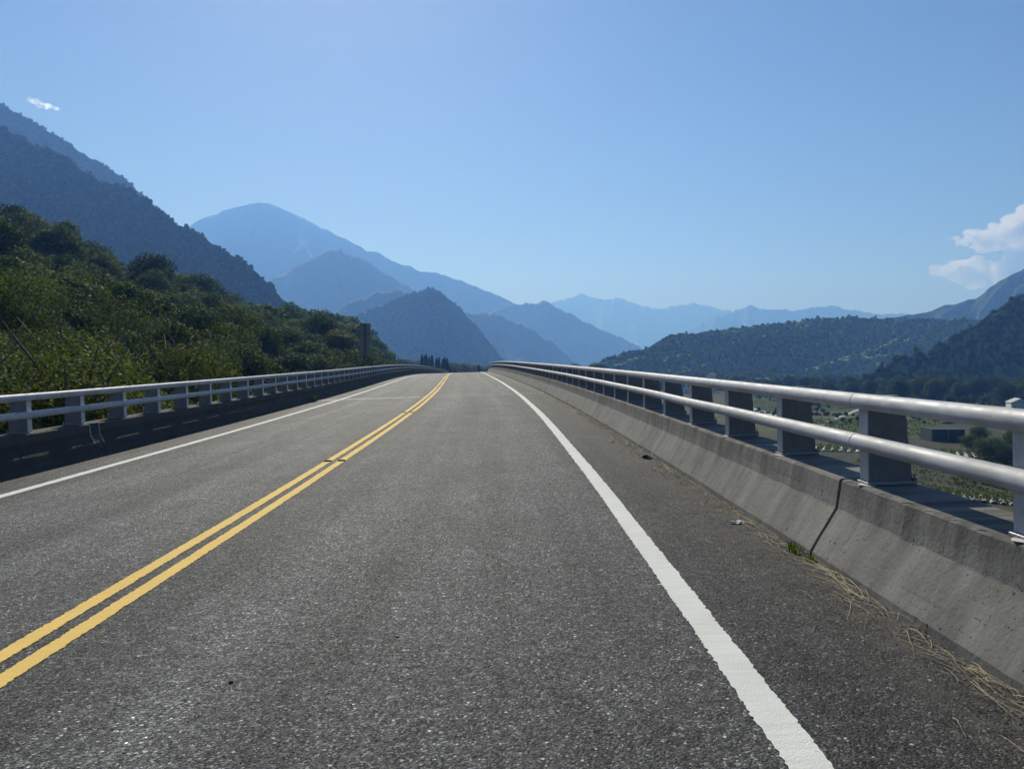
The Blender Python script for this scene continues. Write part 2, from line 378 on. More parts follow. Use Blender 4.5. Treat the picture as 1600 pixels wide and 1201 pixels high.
# deck slab
prof = [(LO-.02, -.012), (UO+.02, -.012), (UO+.02, -.42), (UO-1.2, -.6), (.2, -.75), (.0, -2.0), (-5.2, -2.0), (-5.4, -.75), (LO+1.2, -.6), (LO-.02, -.42)]
V = np.concatenate([fr(ss, u, h)[:, None, :] for u, h in prof], 1)
n = len(prof); F = [tuple(f) for f in grid_faces(len(ss), n, True)]; F += [tuple(range(n)), tuple(range((len(ss)-1)*n, len(ss)*n))[::-1]]
deck = obj('bridge_deck', mesh('bridge_deck', V.reshape(-1, 3), F, M['deck'])); tag(deck, kind='structure')
for sp in (-20, 32, 84, 136, 188, 240, 292):
    c = fr(sp, -2.6, -2.0); m = MB()
    top = c[2]
    m.box(-2.4, 2.4, -.9, .9, top-1.2, top-.0); m.box(-1.5, 1.5, -.8, .8, GROUND-1.5, top-1.2)
    o = m.build('bridge_pier', M['deck']); o.location = (c[0], c[1], 0); o.rotation_euler = (0, 0, heading(sp)); tag(o, kind='structure')

# road markings: edges slightly ragged where the paint sits on the stones
def line(name, u0, wd, mat, label, a=-20, b=SEND, h=.004, grp='road markings'):
    s_ = []; s = a
    while s < b: s_.append(s); s += .018 if 2 < s < 9 else (.05 if 0 < s < 18 else (.3 if s < 60 else 1.0))
    s_ = np.array(s_); n = len(s_)
    jl = rng.normal(0, .0035, n)+(fbm(s_*9, s_*0+u0*7, 3)-.5)*.012; jr = rng.normal(0, .0035, n)+(fbm(s_*9, s_*0+u0*7+40, 3)-.5)*.012
    wob = (fbm(s_*.15, s_*0+u0*3, 2)-.5)*.03
    us = np.stack([u0-wd/2+jl+wob, u0-wd/6+wob, u0+wd/6+wob, u0+wd/2+jr+wob], 1)
    P = np.stack([fr(s_, us[:, k], h) for k in range(4)], 1)
    # chips bitten out of the edges
    uv = np.stack([us, np.repeat(s_[:, None], 4, 1)], -1).reshape(-1, 2)
    F = grid_faces(n, 4)[:, ::-1]
    o = obj(name, mesh(name, P.reshape(-1, 3), F, mat, False, uv)); tag(o, label, 'road marking', grp); return o
UY, URW, ULW = -2.651, 1.109, -6.3125
line('edge_line', URW, .165, M['white'], 'wide white edge line beside the sunlit right-hand concrete barrier')
line('edge_line', ULW, .165, M['white'], 'thin-looking white edge line beside the shaded left-hand barrier')
line('centre_line', UY-.108, .115, M['yellow'], 'left one of the two parallel yellow centre lines')
line('centre_line', UY+.108, .115, M['yellow'], 'right one of the two parallel yellow centre lines')

# ------------------------------------------------------------------ concrete barriers
def barrier(name, side, joints, label, wide, cmat):
    root = empty(name, tuple(fr(0, (UB if side > 0 else LB), 0))); tag(root, label, 'barrier', 'bridge barriers')
    if side > 0: pr = [(UB, -.008), (UB+.004, .05), (UC-.006, HC-.012), (UC, HC), (UT-.004, HT-.018), (UT, HT-.012), (UT+.014, HT), (UO-.02, HT), (UO, HT-.02), (UO+.02, -.012)]
    else: pr = [(LB, -.008), (LB-.004, .05), (LC+.006, HC-.012), (LC, HC), (LT+.004, HT-.018), (LT, HT-.012), (LT-.014, HT), (LO+.02, HT), (LO, HT-.02), (LO-.02, -.012)]
    # refine the profile on the road side
    fine = []
    for (a, b) in zip(pr[:-1], pr[1:]):
        L = math.hypot(a[0]-b[0], a[1]-b[1]); k = max(1, int(L/.06))
        fine += [(a[0]+(b[0]-a[0])*t/k, a[1]+(b[1]-a[1])*t/k) for t in range(k)]
    fine.append(pr[-1])
    lo = np.array(root.location)
    for a, b in zip(joints[:-1], joints[1:]):
        g = .05 if (b in wide) else (.022 if b == 5.42 else .012); g0 = .05 if (a in wide) else (.022 if a == 5.42 else .012)
        near = a < 14
        s_ = np.arange(a+g0, b-g, .05 if near else .4); s_ = np.append(s_, b-g)
        pf = fine if near else pr
        P = np.stack([fr(s_, u, h) for u, h in pf], 1); n = len(pf)
        if near:   # hand-formed surface, chipped arrises
            th = np.interp(s_, _s, _th); jit = (fbm(np.repeat(s_[:, None], n, 1)*2.2, np.arange(n)[None, :]*.35+0*s_[:, None], 4)-.5)*.012
            jit += rng.normal(0, .0006, jit.shape)
            for k, (u, h) in enumerate(pf):
                if abs(h-(HT-.012)) < .002 or abs(h-HT) < .001 and abs(u-(UT if side > 0 else LT)) < .03:
                    jit[:, k] += np.where(rng.random(len(s_)) < .3, rng.random(len(s_))*.014, 0)*side
            P[:, :, 0] += jit*np.cos(th)[:, None]; P[:, :, 2] += jit*.3
        uv = np.stack(np.broadcast_arrays(np.array([q[1] for q in pf])[None, :], s_[:, None]), -1).reshape(-1, 2)
        F = [tuple(f) if side < 0 else tuple(f[::-1]) for f in grid_faces(len(s_), n)]
        F += [tuple(range(n)), tuple(range((len(s_)-1)*n, len(s_)*n))[::-1]]
        obj('barrier_segment', mesh('barrier_segment', P.reshape(-1, 3)-lo, F, cmat, False, uv), root)
    # dark filler recessed in the joints
    for j in joints[1:-1]:
        w_ = .05 if j in wide else .022
        s_ = np.array([j-w_-.03, j+w_+.03]); ins = .035*side
        pf = [(q[0]+ins if k < 8 else q[0]-ins, q[1]-(.03 if q[1] > .1 else 0)) for k, q in enumerate(pr)]
        P = np.stack([fr(s_, u, h) for u, h in pf], 1); n = len(pf)
        obj('joint_filler', mesh('joint_filler', P.reshape(-1, 3)-lo, [tuple(f) for f in grid_faces(2, n)], M['rubber']), root)
    return root
JR = [-14.0, -7.6, -1.1, 5.42, 11.7, 18.3, 23.5, 29.4, 32.2]+[32.2+6.2*k for k in range(1, 27)]
JL = [-4.0, 1.2, 7.6, 14.05, 20.4, 26.6, 32.2]+[32.2+6.2*k for k in range(1, 27)]
BR = barrier('concrete_barrier', 1, JR, 'sunlit grey concrete barrier with vertical joints on the right of the road', {32.2}, M['concrete'])
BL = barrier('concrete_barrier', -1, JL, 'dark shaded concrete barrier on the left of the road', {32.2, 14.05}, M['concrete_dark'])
# steel plate on the movement joint; left slot's recess and lit edges in colour
def cover(root, s, side, wd, mat):
    pr = [(UB, .0), (UC, HC), (UT, HT)] if side > 0 else [(LB, .0), (LC, HC), (LT, HT)]
    s_ = np.array([s-wd, s+wd]); P = np.stack([fr(s_, u-.008*side, h+.004) for u, h in pr], 1)
    P2 = np.stack([fr(s_, u+.004*side, h+.0) for u, h in pr], 1); Q = np.concatenate([P.reshape(-1, 3), P2.reshape(-1, 3)])-np.array(root.location)
    F = [tuple(f) for f in grid_faces(2, 3)]+[tuple(f+6)[::-1] for f in grid_faces(2, 3)]+[(0, 3, 9, 6), (2, 8, 11, 5), (0, 6, 7, 1), (1, 7, 8, 2), (3, 4, 10, 9), (4, 5, 11, 10)]
    o = obj('cover_plate', mesh('cover_plate', Q, F, mat), root); o['label'] = 'pale steel plate over the movement joint'
cover(BR, 32.45, 1, .12, M['jointsteel'])
for ds in (-.16, .16): cover(BL, 14.05+ds, -1, .012, M['plate'])  # pale strips paint the lit edges of the slot
cover(BL, 14.05, -1, .145, M['rubber']); [c for c in BL.children if c.name.startswith('cover_plate')][-1]['label'] = 'dark cover painted as the slot recess, between strips painted as its lit edges'

# ------------------------------------------------------------------ railings (two tubes on posts)
R_T = .056; HU, HL = 1.154, .870
def post_mesh(side):
    m = MB(); d0, d1 = .045, .045+.255                 # local x outward from the rail axis, z up from barrier top
    zt = HU-HT+.035
    V = []
    for z, b in ((.022, .045), (zt-.05, .0), (zt, -.03)):
        for x, y in ((d0, -.052), (d0, .052), (d1+b, .052), (d1+b, -.052)): V.append((side*x, y, z))
    F = [(0, 1, 5, 4), (1, 2, 6, 5), (2, 3, 7, 6), (3, 0, 4, 7), (4, 5, 9, 8), (5, 6, 10, 9), (6, 7, 11, 10), (7, 4, 8, 11), (8, 9, 10, 11), (3, 2, 1, 0)]
    m.add(V, F)
    f = MB(); a, b = sorted((side*(d0-.012), side*(d0-.001)))      # front flange, wider than the web
    f.box(a, b, -.060, .060, .024, zt-.01, .003)
    return m.mesh('post', M['post']), f.mesh('front_flange', M['flange'])
def plate_mesh(side):
    m = MB(); a, b = sorted((side*.022, side*.365)); m.box(a, b, -.085, .085, .002, .024, .004); return m.mesh('base_plate', M['plate'])
def grout_mesh(side, seed):
    r = random.Random(seed); m = MB(); n = 10; V = [(side*.035, -.03, .006)]
    for i in range(n):
        t = 2*pi*i/n; V.append((side*(.035+(.030+.045*r.random())*cos(t)), (.05+.06*r.random())*sin(t)-.03, .0035))
    m.add(V, [(0, 1+i, 1+(i+1) % n) for i in range(n)]); return m.mesh('grout_pad', M['grout'])
def bolt_mesh():
    m = MB(); m.tube([(0, 0, .024), (0, 0, .044)], .016, 6); m.tube([(0, 0, .044), (0, 0, .072)], .008, 8); return m.mesh('bolt', M['bolt'])
BOLT = bolt_mesh()
def railing(side, urail, first, step, s_end, label, offs):
    root = empty('bridge_railing', tuple(fr(0, urail, HT))); tag(root, label, 'railing', 'bridge railings')
    lo = np.array(root.location); (pm, fm), pl = post_mesh(side), plate_mesh(side); gm = [grout_mesh(side, k) for k in range(4)]
    k = 0; s = first; sl = []
    while s < s_end:
        c = fr(s, urail, HT)-lo
        p = obj('post', pm, root, c); p.rotation_euler = (0, -math.atan(SUP), heading(s))
        sl.append(s); obj('front_flange', fm, p)
        if s < 70:
            obj('base_plate', pl, p)
            if s < 40:
                obj('grout_pad', gm[k % 4], p)
            if s < (24 if side > 0 else 20):
                for bx in (.05, .355):
                    for by in (-.062, .062): obj('bolt', BOLT, p, (side*bx, by, 0))
        s += step; k += 1
    # tube pieces, two spans long, butt-jointed over a recessed sleeve
    NS = 24; ang = np.arange(NS)*2*pi/NS
    for h, off in ((HU, offs[0]), (HL, offs[1])):
        j = [first+step*(off-2)+.045]
        while j[-1] < s_end: j.append(j[-1]+2*step)
        for a, b in zip(j[:-1], j[1:]):
            g = .006; s_ = np.linspace(a+g, b-g, 5); rad = np.full(5, R_T)
            sag = np.array([0, .7, 1, .7, 0])*rng.normal(0, .002)
            n = NS if a < 40 else 12; an = np.arange(n)*2*pi/n
            P = np.stack([fr(s_, urail+rad*cos(t), h+rad*sin(t)+sag) for t in an], 1)
            F = [tuple(f) for f in grid_faces(5, n, True)]+[tuple(range(5*n, 6*n))[::-1], tuple(range(6*n, 7*n))]
            P = np.concatenate([P.reshape(-1, 3), P[0], P[-1]])
            me = mesh('rail_tube', P-lo, F, M['rail'], True)
            me.polygons.foreach_set('use_smooth', np.array([True]*(4*n)+[False]*2)); obj('rail_tube', me, root)
            if a < 45:
                s2 = np.array([b-.06, b+.06]); P = np.stack([fr(s2, urail+(R_T-.007)*cos(t), h+(R_T-.007)*sin(t)) for t in an], 1)
                obj('sleeve', mesh('sleeve', P.reshape(-1, 3)-lo, grid_faces(2, n, True), M['rubber'], True), root)
    # saddles that hold the tubes to the posts
    sm = MB()
    for h in (HU-HT, HL-HT):
        a, b = sorted((side*.02, side*.042)); sm.box(a, b, -.04, .04, h-.045, h+.045, .004)
    sme = sm.mesh('saddle', M['plate'])
    for ps in [c for c in root.children if c.name.startswith('post')]:
        if ps.location.y < 30: obj('saddle', sme, ps)
    return root
railing(1, 2.455, 3.54-1.634*4, 1.634, 185, 'silver double-tube railing catching sunlight on the right barrier', (1, 1))
railing(-1, -7.50, 12.2-1.6*7, 1.6, 185, 'silver double-tube railing on the shaded left barrier', (1, 0))

# ------------------------------------------------------------------ expansion joint across the deck
ej = empty('expansion_joint', tuple(fr(32.0, -2.6, 0))); tag(ej, 'steel expansion joint crossing the road in a thin pale line', 'expansion joint')
lo = np.array(ej.location)
us = np.linspace(LB+.02, UB-.02, 40)
def strip(name, s0, s1, h, mat, u0=LB+.02, u1=UB-.02):
    us = np.linspace(u0, u1, 30); P = np.stack([fr(np.array([s0, s1]), u, h) for u in us], 1).reshape(-1, 3)-lo
    return obj(name, mesh(name, P, grid_faces(2, len(us))[:, ::-1], mat), ej)
strip('rubber_seal', 31.93, 32.07, .0045, M['rubber'])
strip('steel_edge', 31.90, 31.93, .007, M['stud']); strip('steel_edge', 32.07, 32.10, .007, M['jointsteel'])
m = MB()
u = LB+.05
while u < UB-.1:
    P = [fr(32.0-.10, u, .010), fr(32.0-.10, u+.09, .010), fr(32.0+.06, u+.065, .010), fr(32.0+.06, u+.025, .010)]
    P = [p-lo for p in P]; Q = [p-np.array([0, 0, .006]) for p in P]
    m.add(P+Q, [(0, 1, 2, 3), (0, 4, 5, 1), (1, 5, 6, 2), (2, 6, 7, 3), (3, 7, 4, 0)]); u += .16
o = m.build('comb_teeth', M['plate'], ej); o['kind'] = 'stuff'
# concrete/mortar strip showing white on the left shoulder
strip('mortar_band', 31.74, 31.90, .006, M['grout'], LB+.02, ULW+.2)
for k in range(11): strip('mortar_patch', 31.78+.02*random.random(), 31.90, .006, M['grout'], ULW+.36+.31*k, ULW+.36+.31*k+.16+.06*random.random())

# road studs on the yellow lines
def stud(s, u, label):
    r = empty('road_stud', tuple(fr(s, u, .004)), heading(s)); tag(r, label, 'road stud', 'road studs on the yellow lines')
    m = MB(); V = [(-.055, -.05, 0), (.055, -.05, 0), (.055, .05, 0), (-.055, .05, 0), (-.045, -.022, .018), (.045, -.022, .018), (.045, .022, .018), (-.045, .022, .018)]
    m.add(V, [(0, 1, 5, 4), (1, 2, 6, 5), (2, 3, 7, 6), (3, 0, 4, 7), (4, 5, 6, 7)]).build('housing', M['stud'], r)
    m = MB(); m.box(-.035, .035, -.047, -.036, .004, .013, 0); o = m.build('lens', M['studlens'], r)
for i, s in enumerate((11.9, 22.7, 43.5, 54)):
    for u, sd_ in ((UY-.108, 'left'), (UY+.108, 'right')):
        stud(s, u, ('nearest', 'second nearest', 'third nearest', 'fourth nearest')[i]+' dark road stud on the '+sd_+' yellow line')

# ------------------------------------------------------------------ sign seen from behind on the left
c = fr(57.0, -8.42, -.5); sg = empty('road_sign', tuple(c), heading(57)); tag(sg, 'tall narrow road sign seen from its grey back beyond the left railing', 'sign')
zb = at(585, 557, 57.2)[2]-c[2]; zt = at(585, 506, 57.2)[2]-c[2]; wv = 16.5/1200*57/2
m = MB(); m.tube([(0, .0, -1.2), (0, .0, zt-.04)], .055, 12); m.build('pole', M['signpole'], sg, True)
m = MB(); m.box(-wv, wv, .085, .10, zb, zt, .006); bo = m.build('sign_board', M['signback'], sg)
for k in range(5):
    z = zb+(zt-zb)*(.04+.23*k)
    m = MB(); m.box(-wv+.03, wv-.03, .058, .0835, z-.022, z+.022, 0); m.build('stiffener', M['signback'], sg)
    m = MB(); m.box(-.085, .085, -.068, .0575, z-.04, z+.04, .01); m.build('clamp', M['signpole'], sg)
m = MB(); m.box(-.16, .16, -.16, .16, -1.25, -.9, .02); m.build('base_bracket', M['plate'], sg)

# ------------------------------------------------------------------ valley ground, one sheet
xs = np.concatenate([np.linspace(-6400, -300, 24), np.linspace(-280, 500, 79), np.linspace(540, 6900, 24)])
ys = np.concatenate([np.linspace(-1500, -60, 8), np.linspace(-50, 900, 96), np.linspace(950, 9200, 40)])
X, Y = np.meshgrid(xs, ys, indexing='ij'); Z = GROUND+(fbm(X*.02, Y*.02, 3)-.5)*1.2*np.clip((np.hypot(X, Y)-250)/200, 0, 1)
gr = obj('ground', mesh('ground', np.stack([X, Y, Z], -1).reshape(-1, 3), grid_faces(len(xs), len(ys)), M['ground'], True)); tag(gr, kind='structure')

# ------------------------------------------------------------------ mountains
class Hill: pass
def mountain(name, ridge, mat, slope=1.35, spur=.18, wl=1.0, shear=.5, nu=160, nv=40, base=GROUND-4, rough=.012, seed=0, back=.8, conc=.9, cap=1e9, octv=2, soft=False):
    R = np.array([at(*p) for p in ridge]); t = np.concatenate([[0], np.cumsum(np.linalg.norm(np.diff(R[:, :2], axis=0), axis=1))])
    u = np.linspace(0, t[-1], nu); P = np.stack([np.interp(u, t, R[:, k]) for k in range(3)], 1)
    # soften the kinks a little
    P[1:-1] = (P[:-2]+2*P[1:-1]+P[2:])/4
    H = np.maximum(P[:, 2]-base, 2); Hm = H.max()
    H = H+(fbm(u/Hm*13+seed, u*0+seed, 6, .62)-.5)*rough*3.5*Hm*np.clip(H/Hm*2, 0, 1)
    d = -P[:, :2].mean(0); d = d/np.linalg.norm(d)
    vf = np.linspace(-1, back, nv)
    Uu, Vv = np.meshgrid(u, vf, indexing='ij'); Hh = H[:, None]+0*Vv; a = np.abs(Vv)
    W = slope*Hh*(.75+.5*fbm(u/Hm*1.3+seed, u*0+3, 2))[:, None]
    W = np.minimum(W, cap); X = P[:, 0][:, None]-d[0]*W*Vv; Y = P[:, 1][:, None]-d[1]*W*Vv
    env = np.clip(a*3.0, 0, 1)*np.clip((1-a)*1.7, 0, 1)**.8
    if soft: env = np.sin(pi*np.clip(a, 0, 1))*.75
    su = Uu/(Hm*wl)+shear*(Vv)*Hh/Hm
    carve = (1-ridged(su*1.7+seed*3.1, a*.6+seed, octv))
    carve2 = (fbm(X/Hm*5+seed, Y/Hm*5, 4)-.5)
    Zz = base+Hh*np.clip(1-a, 0, 1)**conc-spur*Hh*env*carve*1.6+carve2*.10*Hm*np.clip(a*4, 0, 1)*np.clip((1-a)*3, 0, 1)*np.clip(Hh/Hm*2, 0, 1)
    h = Hill(); h.X, h.Y, h.Z, h.nu, h.nv = X, Y, Zz, nu, nv
    F = grid_faces(nu, nv)
    h.o = obj(name, mesh(name, np.stack([X, Y, Zz], -1).reshape(-1, 3), F, mat, True)); tag(h.o, kind='structure')
    return h
def D(l, d): return [(p[0], p[1], d) if len(p) == 2 else p for p in l]
far_, mid_ = M['forest_far'], M['forest']
mountain('mountain', D([(780, 520), (840, 476), (870, 465), (890, 460), (907, 453), (920, 459), (945, 467), (965, 460), (985, 469), (1010, 477), (1050, 475), (1080, 469), (1110, 475), (1150, 486), (1200, 496), (1300, 505), (1500, 520)], 8000), far_, 1.9, .55, .9, .5, 360, 40, seed=1, rough=.022)
mountain('mountain', D([(1050, 530), (1100, 500), (1130, 488), (1170, 475), (1200, 478), (1240, 483), (1280, 476), (1300, 474), (1330, 482), (1370, 489), (1420, 488), (1470, 496), (1560, 500), (1700, 510)], 6300), far_, 1.9, .55, .9, .5, 300, 40, seed=2, rough=.022)
mountain('mountain', D([(150, 440), (250, 382), (300, 347), (330, 336), (370, 320), (405, 312), (450, 326), (500, 352), (560, 382), (640, 414), (700, 430), (770, 457), (800, 472), (850, 505), (900, 545)], 4500), far_, 1.8, .6, .45, .8, 420, 90, seed=3, rough=.012)
mountain('mountain', D([(740, 500), (770, 482), (800, 474), (850, 468), (880, 482), (920, 505), (960, 521), (1000, 541), (1030, 578)], 4000), far_, 1.9, .6, .6, .8, 240, 60, seed=4, rough=.025)
mountain('mountain', D([(340, 500), (380, 465), (425, 432), (470, 405), (520, 386), (560, 394), (600, 420), (640, 447), (680, 480), (730, 530)], 3200), far_, 1.7, .6, .5, .8, 240, 60, seed=5, rough=.02)
mountain('mountain', D([(680, 510), (710, 494), (735, 487), (775, 488), (800, 498), (830, 512), (870, 540), (910, 578)], 2800), far_, 1.9, .6, .6, .8, 220, 60, seed=6, rough=.03)
mountain('mountain', D([(470, 540), (515, 492), (545, 470), (580, 457), (620, 450), (660, 470), (720, 530)], 2350), far_, 1.7, .6, .5, .8, 220, 60, seed=7, rough=.03)
hF = mountain('hill', D([(500, 560), (530, 520), (555, 494), (600, 473), (640, 456), (668, 450), (690, 456), (715, 476), (740, 503), (765, 536), (790, 566), (806, 592)], 1750), mid_, 1.5, .55, .6, .9, 240, 90, seed=8, rough=.02)
hC = mountain('mountain', D([(-1300, 570), (-900, 330), (-600, 120), (-450, 40), (-300, 10), (-150, 80), (-60, 132), (0, 166), (60, 192), (100, 213), (140, 240), (180, 266), (240, 317), (300, 365), (420, 470), (520, 560)], 1500), mid_, 1.1, .4, .4, .8, 420, 90, seed=9, rough=.012)
hK = mountain('mountain', D([(1300, 540), (1380, 500), (1400, 492), (1450, 484), (1530, 461), (1600, 419), (1700, 365), (1850, 320), (2000, 300), (2300, 350), (2700, 470), (3100, 575)], 2000), mid_, 1.7, .5, .5, -.9, 360, 90, seed=10, rough=.016)
hB = mountain('hill', [(-1500, 580, 1000), (-1000, 330, 990), (-600, 130, 980), (-330, 60, 960), (-150, 120, 950), (0, 190, 930), (60, 222, 920), (130, 264, 900), (215, 304, 880), (260, 334, 870), (330, 380, 850), (380, 404, 830), (430, 452, 800), (465, 484, 780), (520, 540, 760), (570, 590, 740)], mid_, 1.15, .45, 1.0, 1.5, 420, 90, seed=11, rough=.012)
hI = mountain('hill', [(940, 590, 900), (985, 566, 930), (1010, 541, 950), (1050, 521, 970), (1130, 511, 1000), (1190, 506, 1020), (1280, 496, 1050), (1370, 495, 1080), (1440, 496, 1100), (1500, 496, 1120), (1600, 499, 1150), (1750, 499, 1200), (1950, 500, 1260), (2400, 520, 1350), (2800, 580, 1400)], M['forest_spur'], 3.4, .8, 1.5, -2.6, 520, 80, seed=12, rough=.03, soft=True, octv=1, back=1, conc=.72)
hJ = mountain('hill', [(1350, 610, 470), (1412, 582, 500), (1470, 540, 540), (1530, 500, 580), (1600, 455, 620), (1720, 385, 680), (1900, 300, 750), (2100, 240, 800), (2500, 300, 850), (3000, 470, 900), (3400, 585, 950)], M['forest_spur'], 3.4, .8, .5, -2.2, 420, 90, seed=13, rough=.012, cap=330, soft=True)

# near forested slope on the left: height given by bearing and distance
TH = np.radians([-80, -60, -45, -33.7, -30, -26.6, -22.6, -21.3, -18.4, -12.7, -10.6, -9.0, -6.5])
RR = np.array([150, 160, 165, 168, 185, 200, 227, 247, 275, 328, 366, 405, 430.])
ZR = np.array([26, 26, 25, 24.5, 23.5, 18.0, 20.5, 17.5, 16, 17.5, 11.5, 1, -14.])-3.0
def slopeA(th, r):
    rr = np.interp(th, TH, RR); zr = np.interp(th, TH, ZR)
    toe = np.minimum(13.5/np.sin(np.abs(th)), .55*rr); zt = np.interp(r*0+toe, [14, 30, 60, 100], [-4.5, -4.5, -7.5, -12])
    t = np.clip((r-toe)/(rr-toe), 0, 1); z = zt+(zr-zt)*(t*.75+.25*t*t)
    z = np.where(r > rr, zr-(r-rr)*.35, z)
    z = np.where(r < toe, zt-(toe-r)*.9, z)
    bumpy = (fbm(r*np.sin(th)*.02+4, r*np.cos(th)*.02+2, 3)-.5)*7*np.clip((r-toe)/40, 0, 1)
    return np.maximum(z+bumpy, GROUND-5)
tt = np.radians(np.linspace(-88, -5.5, 110)); rr_ = np.concatenate([np.linspace(9, 60, 30), np.linspace(64, 520, 70)])
T_, R_ = np.meshgrid(tt, rr_, indexing='ij'); Z_ = slopeA(T_, R_)
# keep the ground clear of the bridge
Xa, Ya = R_*np.sin(T_), R_*np.cos(T_); edge = np.interp(Ya, _y, _x)-10.0
Z_ = np.where(Xa > edge, np.minimum(Z_, -4.5-(Xa-edge)*.5), Z_)
hs = obj('hillside', mesh('hillside', np.stack([Xa, Ya, Z_], -1).reshape(-1, 3), grid_faces(len(tt), len(rr_))[:, ::-1], M['forest'], True)); tag(hs, kind='structure')

# ------------------------------------------------------------------ vegetation meshes
def leaf_quads(C, N, size, aspect=.55):
    n = len(C); N = N/(np.linalg.norm(N, axis=1, keepdims=True)+1e-9)
    ref = rng.normal(size=(n, 3)); A = np.cross(N, ref); A /= np.linalg.norm(A, axis=1, keepdims=True)+1e-9; B = np.cross(N, A)
    s = size*(.6+.8*rng.random((n, 1))); q = s*aspect
    V = np.stack([C-A*s, C-B*q+N*s*.15, C+A*s, C+B*q+N*s*.15], 1).reshape(-1, 3)
    return V, np.arange(4*n).reshape(-1, 4)
def crown_mesh(name, mat, R=4.4, Hc=6.5, z0=2.5, lobes=16, leaves=3600, size=.34, flat=1.0):
    # lobes spread through an uneven ellipsoid, leaves on and inside each lobe
    L = []; 
    for k in range(lobes):
        a = 2*pi*(k*.618+rng.random()*.2); e = (k+.5)/lobes; rad = R*(.30+.36*rng.random())*np.sqrt(max(.15, 1-(2*e-1.0)**2))
        L.append((rad*cos(a)*1.15, rad*sin(a)*1.15, z0+Hc*(.18+.66*e), R*(.30+.22*rng.random())))
    L = np.array(L); wgt = L[:, 3]**2; idx = rng.choice(lobes, leaves, p=wgt/wgt.sum())
    dirs = rng.normal(size=(leaves, 3)); dirs[:, 2] = dirs[:, 2]*.9+.25; dirs /= np.linalg.norm(dirs, axis=1, keepdims=True)
    rad = L[idx, 3]*(1-.45*rng.random(leaves)**2.2)*(1+.18*rng.normal(size=leaves)*.6)
    C = L[idx, :3]+dirs*rad[:, None]*np.array([1, 1, .8*flat])
    N = dirs*.8+rng.normal(size=(leaves, 3))*.55+np.array([0, 0, .45])
    V, F = leaf_quads(C, N, size)
    return mesh(name, V, F, mat)
def trunk_mesh(name, H=6.5, r=.28):
    m = MB(); bend = rng.normal(0, .25, 2)
    pts = [(bend[0]*t*t, bend[1]*t*t, H*t-.6*(t == 0)) for t in (0, .3, .6, 1)]
    m.tube(pts, [r*1.3, r, r*.75, r*.3], 7)
    for k in range(5):
        t = .4+.12*k; a = k*2.4+rng.random(); z = H*t; l = 2.6-.25*k
        m.tube([(bend[0]*t*t, bend[1]*t*t, z), (l*.5*cos(a), l*.5*sin(a), z+.9), (l*cos(a), l*sin(a), z+2.0)], [r*.5, r*.32, r*.12], 5)
    return m.mesh(name, M['bark'], True)
TREES = []
for k in range(6):
    mt = ('leafA', 'leafA', 'leafB', 'leafA', 'leafB', 'leafA')[k]
    TREES.append((crown_mesh('crown', M[mt], 3.9+.5*rng.random(), 6+1.6*rng.random(), 2.2, 15+k, 9000, .165+.02*(k % 3)), trunk_mesh('trunk')))
SHRUBS = []
for k in range(4):
    SHRUBS.append((crown_mesh('crown', M['leafC' if k % 2 == 0 else 'leafB'], 2.3+.3*k, 3.2, .2, 16, 15000, .058, .9), trunk_mesh('trunk', 2.4, .12)))
WOOD = [crown_mesh('crown', M['leafW'], 4.2, 6.0, 1.5, 10+k, 1500, .52) for k in range(4)]
def tree(name, kit, loc, scale, rz, label, cat, group, zs=1.0):
    e = empty(name, loc, rz); e.scale = (scale, scale, scale*zs); tag(e, label, cat, group)
    obj('crown', kit[0], e); obj('trunk', kit[1], e); return e

def pick_points(n, fn, dmin):
    pts = []; cell = {}; g = dmin
    for _ in range(n):
        p = fn()
        if p is None: continue
        x, y, d = p[0], p[1], p[3]*dmin; ci, cj = int(x//g), int(y//g); ok = True
        for i in range(ci-2, ci+3):
            for j in range(cj-2, cj+3):
                for q in cell.get((i, j), ()):
                    if (q[0]-x)**2+(q[1]-y)**2 < (d*.5+q[3]*dmin*.5)**2: ok = False; break
                if not ok: break
            if not ok: break
        if ok: cell.setdefault((ci, cj), []).append(p); pts.append(p)
    return pts
def sampA():
    th = radians(random.uniform(-75, -6.8)); rr = float(np.interp(th, TH, RR)); r = math.sqrt(random.uniform(26**2, (rr+18)**2))
    toe = min(13.5/sin(abs(th)), .55*rr)
    if r < toe+1.5: return None
    x, y = r*sin(th), r*cos(th)
    if x > np.interp(y, _y, _x)-13.5: return None
    return (x, y, float(slopeA(np.array([th]), np.array([r]))[0]), random.uniform(.7, 1.25)*(.55+.35*min(1, max(0, (r-60)/90))), r, th)
pa = pick_points(24000, sampA, 6.6)
pa = [p for p in pa if p[4] > 60]
pa.sort(key=lambda p: p[4]/p[3])
forest_pts = []
def place_label(lf, p):
    px = 800+1200*math.tan(p[5]); col_ = 'dark green' if lf == 'leafA' else 'olive green'
    size = 'big' if p[3] > 1.12 else ('small' if p[3] < .9 else 'mid-sized')
    where = ('at the picture edge', 'near the picture edge', 'above the railing', 'left of the sign', 'by the sign')[min(4, max(0, int((px-20)//125)))]
    t_ = p[4]/float(np.interp(p[5], TH, RR)); row = 'low' if t_ < .55 else ('half-way up' if t_ < .85 else 'on the skyline')
    return '%s %s tree %s in the left forest, %s' % (size, col_, row, where)
pa = [p for p in pa if p[5] > radians(-38)]+[p for p in pa if p[5] <= radians(-38)]
